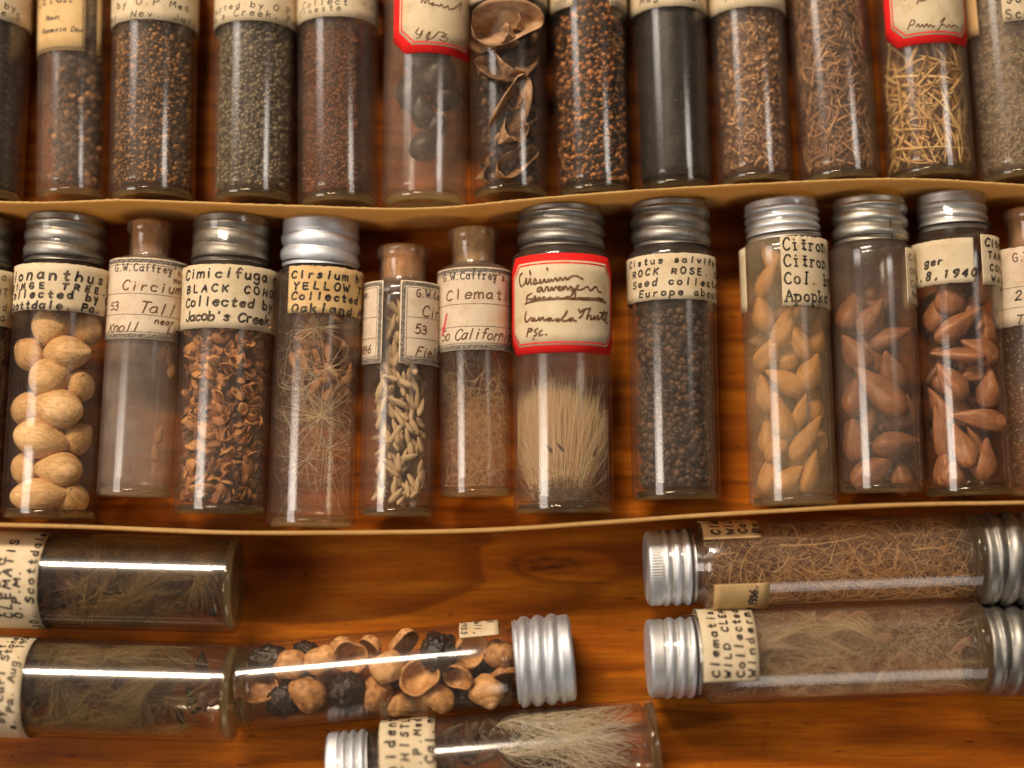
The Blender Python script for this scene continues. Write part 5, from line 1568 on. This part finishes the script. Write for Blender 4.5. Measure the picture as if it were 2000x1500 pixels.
def curls(v, n, y0, y1, rmax, ln, curl, K=14, flat=0.5, lo=0.0, zlo=-0.7):
    p = pack(v, n, y0, y1, lo, rmax, 3.1, 0.05)
    p[:, 2] = np.maximum(p[:, 2], zlo * v.ri)
    d = RNG.normal(size=(n, 3)); d[:, 2] *= flat
    d /= np.linalg.norm(d, axis=1, keepdims=True)
    ax = RNG.normal(size=(n, 3)); ax[:, :2] *= 0.5
    ax /= np.linalg.norm(ax, axis=1, keepdims=True)
    k = RNG.normal(0, curl, n)
    step = ln * (0.5 + RNG.random(n)) / K
    pts = np.empty((n, K, 3))
    for i in range(K):
        pts[:, i] = p
        p = p + d * step[:, None]
        a = (k * (1 + 0.3 * i / K))[:, None] / K
        d = d * np.cos(a) + np.cross(ax, d) * np.sin(a) + ax * (np.sum(ax * d, 1, keepdims=True)) * (1 - np.cos(a))
    clampr(pts, v.ri - 0.015)
    pts[..., 1] = np.clip(pts[..., 1], 0.32, v.y_sh)
    return pts
# m4: bristles and a clump of seeds
m_bristle = hair_mat('tan_bristle', [(0.88, 0.70, 0.48), (0.95, 0.82, 0.62), (0.98, 0.90, 0.74)], 0.3)
def burst(v, centre, n, lmin, lmax, rad, h=0.55):
    c = np.array(v.at(*centre, h))
    d = RNG.normal(size=(n, 3)); d[:, 2] *= 0.45
    d /= np.linalg.norm(d, axis=1, keepdims=True)
    L = lmin * v.s + (lmax - lmin) * v.s * RNG.random(n) ** 1.6 * RNG.choice([1.0, 1.0, 1.5], n)
    t = np.linspace(0.02, 1, 7)
    c = c + RNG.normal(0, 0.03, (n, 3))
    pts = c[:, None] + d[:, None] * (L[:, None] * t)[:, :, None] + (RNG.normal(0, 0.11, (n, 1, 3)) * (t ** 2)[None, :, None])
    clampr(pts, v.ri - 0.02)
    return pts
v = V['m4']
mb = MB()
for c, n, a, b in (((620, 640), 40, 40, 100), ((627, 812), 60, 45, 125), ((600, 900), 24, 30, 90), ((640, 880), 24, 40, 100), ((640, 720), 24, 50, 130), ((590, 760), 20, 40, 110)):
    tubes(mb, burst(v, c, n, a, b, 0, 0.6 if c[1] < 880 else 0.3), np.abs(RNG.normal(0.0085, 0.003, n)), RNG.random(n))
pt = curls(v, 200, v.at(615, 960, .5).y, v.at(620, 640, .5).y, 0.95, 1.6, 1.2, K=10)
tubes(mb, pt, np.abs(RNG.normal(0.006, 0.002, 200)), RNG.random(200))
stuff(mb, 'seed_bristles', m_bristle, v, 'long tan bristles radiating from two points under the orange label', 'bristles')
m_thist = seed_mat('brown_thistle_seed', [(0.128, 0.056, 0.024), (0.384, 0.176, 0.072), (0.672, 0.352, 0.144)], 0.55, 5)
src = [hull('thistle_seed', tear(k * 2.7 + 3, 0.2, 0.6), ICO2, m_thist) for k in range(3)]
for i in range(80):
    k = i % 3
    t = i / 80.0
    x = 628 + RNG.normal(0, 30)
    y = 600 + 175 * RNG.random() ** 1.1
    place(src[k], i < 3, v, 'brown oblong seed in the loose clump below the orange label', 'seed', 'clumped seeds in the bristle vial', (float(np.clip(x, 572, 682)), y), float(RNG.uniform(-.5, .3)), (22, 9, 9), RNG.uniform(0, 360), RNG.normal(0, 25), 0)
# m5: grains
m_grain = seed_mat('grey_tan_grain', [(0.216, 0.135, 0.081), (0.513, 0.3645, 0.216), (0.756, 0.5805, 0.3645)], 0.5, 2.5, (0.6, 4, 4), 0.4, 0.4, 0.8)
def grainfn(seed):
    def fn(x, y, z):
        k = (1 - 0.25 * x) * (1 + mnoise.noise(Vector((x + seed, y * 2, z * 2))) * 0.15 + 0.10 * math.exp(-(math.atan2(z, y) / 0.2) ** 2))
        return (x * (1 + 0.05 * mnoise.noise(Vector((seed, x, 0)))), y * k + 0.12 * x * x * math.sin(seed), z * k * 0.8)
    return fn
src = [hull('grain', grainfn(k * 1.7 + 30), ICO3, m_grain) for k in range(3)]
v = V['m5']
for i in range(150):
    k = i % 3
    y = 590 + 385 * (i + RNG.random()) / 150
    x = 782 + RNG.uniform(-42, 42) * (1 - 0.25 * (y < 640))
    h = float(np.clip(0.62 - abs(x - 779) / 150 + RNG.normal(0, 0.12), -.2, .72))
    place(src[k], i < 3, v, 'slender grey-tan grain in the central column of the grain bottle', 'grain', 'grains in the bottle with two label ends', (x, y), h, (19 + RNG.normal(0, 2), 6.4, 6.4), 90 + RNG.normal(0, 30), RNG.normal(0, 12), RNG.uniform(0, 360))
mb = MB()
p = np.stack([RNG.uniform(-0.55, 0.55, 260), RNG.uniform(0.5, 5.6, 260), RNG.uniform(-0.6, 0.2, 260)], -1)
cloud(mb, ICO2[0], ICO2[1], p, np.array([[0.26, 0.09, 0.09]]) * np.ones((260, 1)), rrot(260), RNG.random(260) * 0.35)
stuff(mb, 'grain_filling', m_grain, v, 'darker grains behind the single grains of the grain bottle', 'grains')

# hairs
m_blond = hair_mat('blond_hair', [(0.86, 0.56, 0.28), (0.94, 0.70, 0.40), (0.97, 0.80, 0.52)], 0.4)
v = V['m6']
mb = MB()
pt = curls(v, 230, v.at(930, 955, .5).y, v.at(930, 705, .5).y, 0.95, 1.2, 3.6)
tubes(mb, pt, np.abs(RNG.normal(0.0095, 0.003, 230)), RNG.random(230))
pt = curls(v, 500, v.at(930, 950, .5).y, v.at(930, 760, .5).y, 0.9, 0.8, 3)
tubes(mb, pt, np.abs(RNG.normal(0.005, 0.0015, 500)), RNG.random(500) * 0.7)
stuff(mb, 'seed_hair', m_blond, v, 'tangled fine blond hair in the small pale-corked bottle', 'hair')
# m7 tuft
v = V['m7']
m_tuft = hair_mat('pale_thistle_down', [(0.18, 0.085, 0.035), (0.98, 0.75, 0.49), (0.99, 0.84, 0.62), (1.0, 0.92, 0.76)], 0.62)
n = 3800
yb_, yt_ = v.at(1100, 985, .6).y, v.at(1100, 770, .6).y
r0 = v.ri * 0.42 * np.sqrt(RNG.random(n)); a0 = RNG.uniform(0, 2 * PI, n)
root = np.stack([r0 * np.sin(a0) * 1.3 - 0.1, yb_ + RNG.uniform(0.0, 0.9, n) ** 1.3, r0 * np.cos(a0)], -1)
tipx = root[:, 0] * 1.75 + RNG.normal(0.06, 0.30, n)
tip = np.stack([tipx, yt_ + RNG.normal(-0.05, 0.30, n) - 0.35 * np.abs(tipx + 0.15) ** 2, root[:, 2] * 1.2 + RNG.normal(0, 0.18, n)], -1)
t = np.linspace(0, 1, 9)[None, :, None]
mid = (root + tip) / 2 + RNG.normal(0, 0.12, (n, 3))
pts = (1 - t) ** 2 * root[:, None] + 2 * t * (1 - t) * mid[:, None] + t ** 2 * tip[:, None]
clampr(pts, v.ri - 0.015)
mb = MB()
tubes(mb, pts, np.abs(RNG.normal(0.0105, 0.003, n)), RNG.uniform(0.45, 1.0, n))
stuff(mb, 'seed_down', m_tuft, v, 'thick pale blond tuft of down standing in the red-label middle vial', 'down')
mb = MB()
c0 = np.array(v.at(1098, 972, .45))
n = 900
p = c0[None] + RNG.normal(0, 1, (n, 1, 3)) * np.array([0.42, 0.24, 0.24])
p = p + np.cumsum(RNG.normal(0, 0.06, (n, 6, 3)), axis=1)
clampr(p, v.ri - 0.02)
tubes(mb, p, np.abs(RNG.normal(0.014, 0.005, n)), RNG.random(n) * 0.16)
stuff(mb, 'tuft_base', m_tuft, v, 'matted brown base of the pale tuft in the red-label vial', 'down')
m_dark = seed_mat('dark_slim_seed', [(0.03, 0.015, 0.01), (0.09, 0.045, 0.025)], 0.5)
s0 = hull('slim_seed', tear(4.4, 0.2, 0.5), ICO2, m_dark)
for i, (x, y, ang, lb) in enumerate([(1072, 875, 125, 'dark slim seed beside the light streak in the blond tuft'), (1094, 873, 130, 'small dark seed in the middle of the blond tuft'), (1167, 882, 68, 'grey slim seed at the right of the blond tuft')]):
    place(s0, i == 0, v, lb, 'seed', 'seeds caught in the blond tuft', (x, y), 0.72, (12, 3.6, 3.6), ang)

# m2: a few seeds left
src = hull('loose_seed', tear(8.8, 0.2, 0.6), ICO3, m_thist)
for i, (x, y, ang, lb) in enumerate([(318, 688, 60, 'brown seed just below the label of the clouded bottle'), (336, 722, 80, 'orange-brown seed at the right wall of the clouded bottle'), (310, 850, 75, 'long brown seed in the lower right of the clouded bottle'), (303, 885, 95, 'tan seed, lowest in the clouded bottle'), (332, 700, 100, 'small brown seed at the right wall below the label')]):
    place(src, i == 0, V['m2'], lb, 'seed', 'seeds left in the clouded bottle', (x, y), 0.1, (18, 9, 9), ang)
V_m0 = V['m0']
grains(V_m0, 'dark_seeds', 'dark seeds in the vial cut by the left edge', m_black, 500, (0.12, 0.10, 0.10), None, ICO2)
grains(V['m12'], 'pale_dust', 'grey-brown dust in the corked bottle cut by the right edge', m_pale, 1600, (0.03, 0.025, 0.02), None, th=2.5, has_core=False, lo=0.9)

# --- sideways vials: plumes and hairs
TEAR0 = np.array([tear(6.1, 0.4)(*q) for q in ICO2[0]])
m_plume = hair_mat('olive_feather_hair', [(0.18, 0.105, 0.04), (0.38, 0.25, 0.105), (0.62, 0.45, 0.22)], 0.35)
m_plume2 = hair_mat('grey_green_feather_hair', [(0.22, 0.15, 0.07), (0.42, 0.31, 0.15), (0.66, 0.52, 0.30)], 0.35)
m_orangehair = hair_mat('orange_tan_hair', [(0.80, 0.48, 0.20), (0.93, 0.65, 0.34), (0.97, 0.78, 0.48)], 0.35)
m_greyhair = hair_mat('grey_tan_hair', [(0.70, 0.56, 0.37), (0.84, 0.71, 0.50), (0.92, 0.81, 0.62)])
m_white = hair_mat('white_plume', [(0.96, 0.86, 0.68), (0.99, 0.94, 0.82), (1.0, 0.98, 0.92)], 0.45)
def plumes(v, mb, nstem, y0, y1, ln, barbs, blen, curl, rad=0.006, rmax=0.85, h=(-.4, .7)):
    st = curls(v, nstem, y0, y1, rmax, ln, curl, K=18, flat=0.3)
    st[..., 2] = np.clip(st[..., 2] * 0.4 + RNG.uniform(*h, (nstem, 1)) * v.ri, -v.ri, v.ri)
    clampr(st, v.ri - 0.03)
    tubes(mb, st, np.full(nstem, rad * 1.9), RNG.random(nstem) * 0.4)
    d = np.gradient(st, axis=1); d /= np.maximum(np.linalg.norm(d, axis=2, keepdims=True), 1e-9)
    out = []
    for _ in range(barbs):
        k = RNG.integers(2, 18, nstem)
        i = np.arange(nstem)
        o, dd = st[i, k], d[i, k]
        side = RNG.normal(size=(nstem, 3)); side[:, 2] *= 0.5
        side -= dd * np.sum(side * dd, 1, keepdims=True)
        side /= np.maximum(np.linalg.norm(side, axis=1, keepdims=True), 1e-9)
        L = blen * (0.5 + RNG.random(nstem))
        t = np.linspace(0, 1, 6)
        b = o[:, None] + side[:, None] * (L[:, None] * (t ** 0.8)[None])[:, :, None] * 0.42 + dd[:, None] * (L[:, None] * (t ** 1.25)[None])[:, :, None] * 1.05 + RNG.normal(0, 0.05, (nstem, 1, 3)) * (t ** 2)[None, :, None]
        out.append(b)
    out = np.concatenate(out)
    clampr(out, v.ri - 0.015)
    tubes(mb, out, np.abs(RNG.normal(rad * 0.62, rad * 0.15, len(out))), RNG.random(len(out)))
for key, mat, ns, lab_ in (('b1', m_plume, 17, 'dark olive feathery plumes in the sideways vial under the lower card'), ('b2', m_plume2, 26, 'grey-green feathery plumes in the lower left corner vial')):
    v = V[key]
    mb = MB()
    plumes(v, mb, ns, 0.5, 6.0, 1.9, 240, 0.80, 3.0, 0.0095, rmax=0.9, h=(-.3, .72))
    stuff(mb, 'feathery_plumes', mat, v, lab_, 'plumes')
    mb = MB()
    nd = 110 if key == 'b1' else 50
    p = pack(v, nd, 0.5, 6.2, 0.0, 0.8, 3.1, 0.2)
    p[:, 2] -= 0.30 * np.abs(p[:, 2] > 0.3)
    cloud(mb, TEAR0, ICO2[1], p, np.array([[0.24, 0.17, 0.15]]) * RNG.uniform(0.7, 1.3, (nd, 1)), rrot(nd), RNG.random(nd) ** 2 * 0.9)
    stuff(mb, 'dark_seeds', seed_mat('brown_black_seed', [(0.012, 0.007, 0.004), (0.06, 0.028, 0.015), (0.16, 0.075, 0.045)], 0.55), v, 'dark seeds among the plumes of the ' + ('vial under the lower card' if key == 'b1' else 'lower left corner vial'))
v = V['b5']
mb = MB()
pt = curls(v, 300, 0.6, v.y_sh - 0.2, 0.97, 1.7, 2.9, K=18, lo=0.3, zlo=-0.2)
tubes(mb, pt, np.abs(RNG.normal(0.017, 0.004, 300)), RNG.random(300))
pt = curls(v, 1500, 0.5, v.y_sh - 0.2, 0.92, 1.1, 2.6, K=10)
tubes(mb, pt, np.abs(RNG.normal(0.0075, 0.002, 1500)), RNG.random(1500) * 0.8)
stuff(mb, 'curly_hair', m_orangehair, v, 'curly orange-tan hairs filling the upper sideways vial at right', 'hair')
v = V['b6']
mb = MB()
pt = curls(v, 1300, 0.6, v.y_sh - 0.2, 0.90, 1.7, 1.3, K=12, flat=0.3)
tubes(mb, pt, np.abs(RNG.normal(0.0060, 0.0015, 1300)), RNG.random(1300))
plumes(v, mb, 16, 0.8, v.y_sh - 0.8, 1.9, 220, 0.62, 1.8, 0.0085, rmax=0.8)
plumes(v, mb, 10, v.y_sh - 2.6, v.y_sh - 0.8, 1.2, 240, 0.55, 1.2, 0.009, h=(0.1, 0.6))
stuff(mb, 'feathery_hair', m_greyhair, v, 'fine grey-tan feathery hair filling the lower sideways vial at right', 'hair')
m_tail = seed_mat('pinkish_brown_seed', [(0.12, 0.055, 0.033), (0.26, 0.135, 0.08), (0.40, 0.23, 0.145)], 0.5, 3)
src = hull('tailed_seed', tear(12.2, 0.4, 0.45), ICO3, m_tail)
for i, (x, y, h, a, b, ang, lb) in enumerate([(1724, 1247, .62, 22, 15, 180, 'pinkish oval seed at the centre right of the grey-hair vial'), (1760, 1283, .5, 22, 13, 200, 'dark-edged seed below the pinkish one in the grey-hair vial'),
        (1875, 1262, .4, 26, 12, 215, 'pointed seed near the closed end of the grey-hair vial'), (1625, 1206, .3, 24, 12, 195, 'brown seed at the upper wall of the grey-hair vial'), (1672, 1202, .3, 22, 12, 190, 'second brown seed at the upper wall of the grey-hair vial'),
        (1622, 1290, .5, 18, 9, 140, 'small dark seed in the middle of the grey-hair vial'), (1510, 1330, .2, 26, 12, 10, 'shaded seed at the lower wall beside the cream label')]):
    place(src, i == 0, v, lb, 'seed', 'seeds in the grey-hair vial', (x, y), h, (a, b, b * 0.8), ang)
mb = MB()
for pth in ([(1735, 1260), (1715, 1300), (1660, 1328), (1610, 1336), (1590, 1330)], [(1855, 1272), (1800, 1298), (1730, 1315)], [(1485, 1250), (1530, 1252), (1575, 1285), (1610, 1300)], [(1860, 1225), (1800, 1212), (1740, 1210)]):
    q = catmull(np.array([np.array(v.at(a, b, 0.55)) for a, b in pth]), 6)
    idx = np.linspace(0, len(q) - 1, 18).astype(int)
    tubes(mb, q[idx][None], np.array([0.014]), np.array([0.15]))
stuff(mb, 'seed_tails', m_tail, v, 'thin curved brown seed tails in the grey-hair vial', 'tails')
v = V['b4']
mb = MB()
n = 750
c = np.array([np.array(v.at(1030 + 75 * math.cos(a), 1440 + 38 * math.sin(a), .3 * math.cos(3 * a))) for a in RNG.uniform(0, 6.3, n)])
far = np.array([np.array(v.at(1160 + np.clip(q, -2.4, 1.5) * 50, 1450 + np.clip(w, -1.3, 1.9) * 44, .1 + .35 * math.sin(9 * q + 5 * w))) for q, w in RNG.normal(0, 1, (n, 2))])
t = np.linspace(-0.35, 1, 9)[None, :, None]
midp = (c + far) / 2 + RNG.normal(0, 0.16, (n, 3)) + RNG.normal(0, 0.45, (14, 3))[RNG.integers(0, 14, n)]
far = far + RNG.normal(0, 0.35, (14, 3))[RNG.integers(0, 14, n)] * np.array([1, 0.5, 1])
tt = np.linspace(0, 1, 9)[None, :, None]
pts = (1 - tt) ** 2 * c[:, None] + 2 * tt * (1 - tt) * midp[:, None] + tt ** 2 * far[:, None]
clampr(pts, v.ri - 0.015)
tubes(mb, pts, np.abs(RNG.normal(0.011, 0.003, n)), RNG.random(n))
stuff(mb, 'white_plume', m_white, v, 'white silky plume inside the vial at the bottom edge', 'plume')
src = [hull('dark_seed', tear(k * 2.2 + 50, 0.2, 0.6), ICO2, seed_mat('dark_brown_oblong_seed', [(0.02, 0.011, 0.008), (0.08, 0.042, 0.025), (0.17, 0.10, 0.06)], 0.5)) for k in range(2)]
for i in range(80):
    k = i % 2
    t = RNG.random()
    place(src[k], i < 2, v, 'dark brown oblong seed in the heap left of the white plume', 'seed', 'dark seeds in the bottom-edge vial', (870 + 230 * t, 1432 + RNG.uniform(-10, 85) - 20 * t), float(RNG.uniform(-.4, .5) * (1 - 0.8 * t)), (24, 10, 10), RNG.uniform(0, 360), RNG.normal(0, 20), 0)

# seeds lying under the ones one can tell apart
TEARS = ICO2[0].copy()
TEARS = np.array([tear(3.3, 0.4)(*q) for q in ICO2[0]])
for key, mat, lab_ in (('m9', m_citr, 'lower layer of seeds in the typewritten-label vial'), ('m10', m_oran, 'lower layer of seeds in the vial with the cracked cap'), ('m11', m_tang, 'lower layer of seeds in the vial dated 1940')):
    v = V[key]
    n = 70
    p = np.stack([RNG.uniform(-0.55, 0.55, n), RNG.uniform(0.95, v.y_sh - 0.9 * (key != 'm9') - 0.4, n), RNG.uniform(-0.75, -0.15, n)], -1)
    mb = MB()
    cloud(mb, TEARS, ICO2[1], p, np.array([[0.50, 0.32, 0.30]]) * RNG.uniform(0.8, 1.1, (n, 1)), rrot(n), RNG.random(n) * 0.5)
    stuff(mb, 'seed_layer', mat, v, lab_)
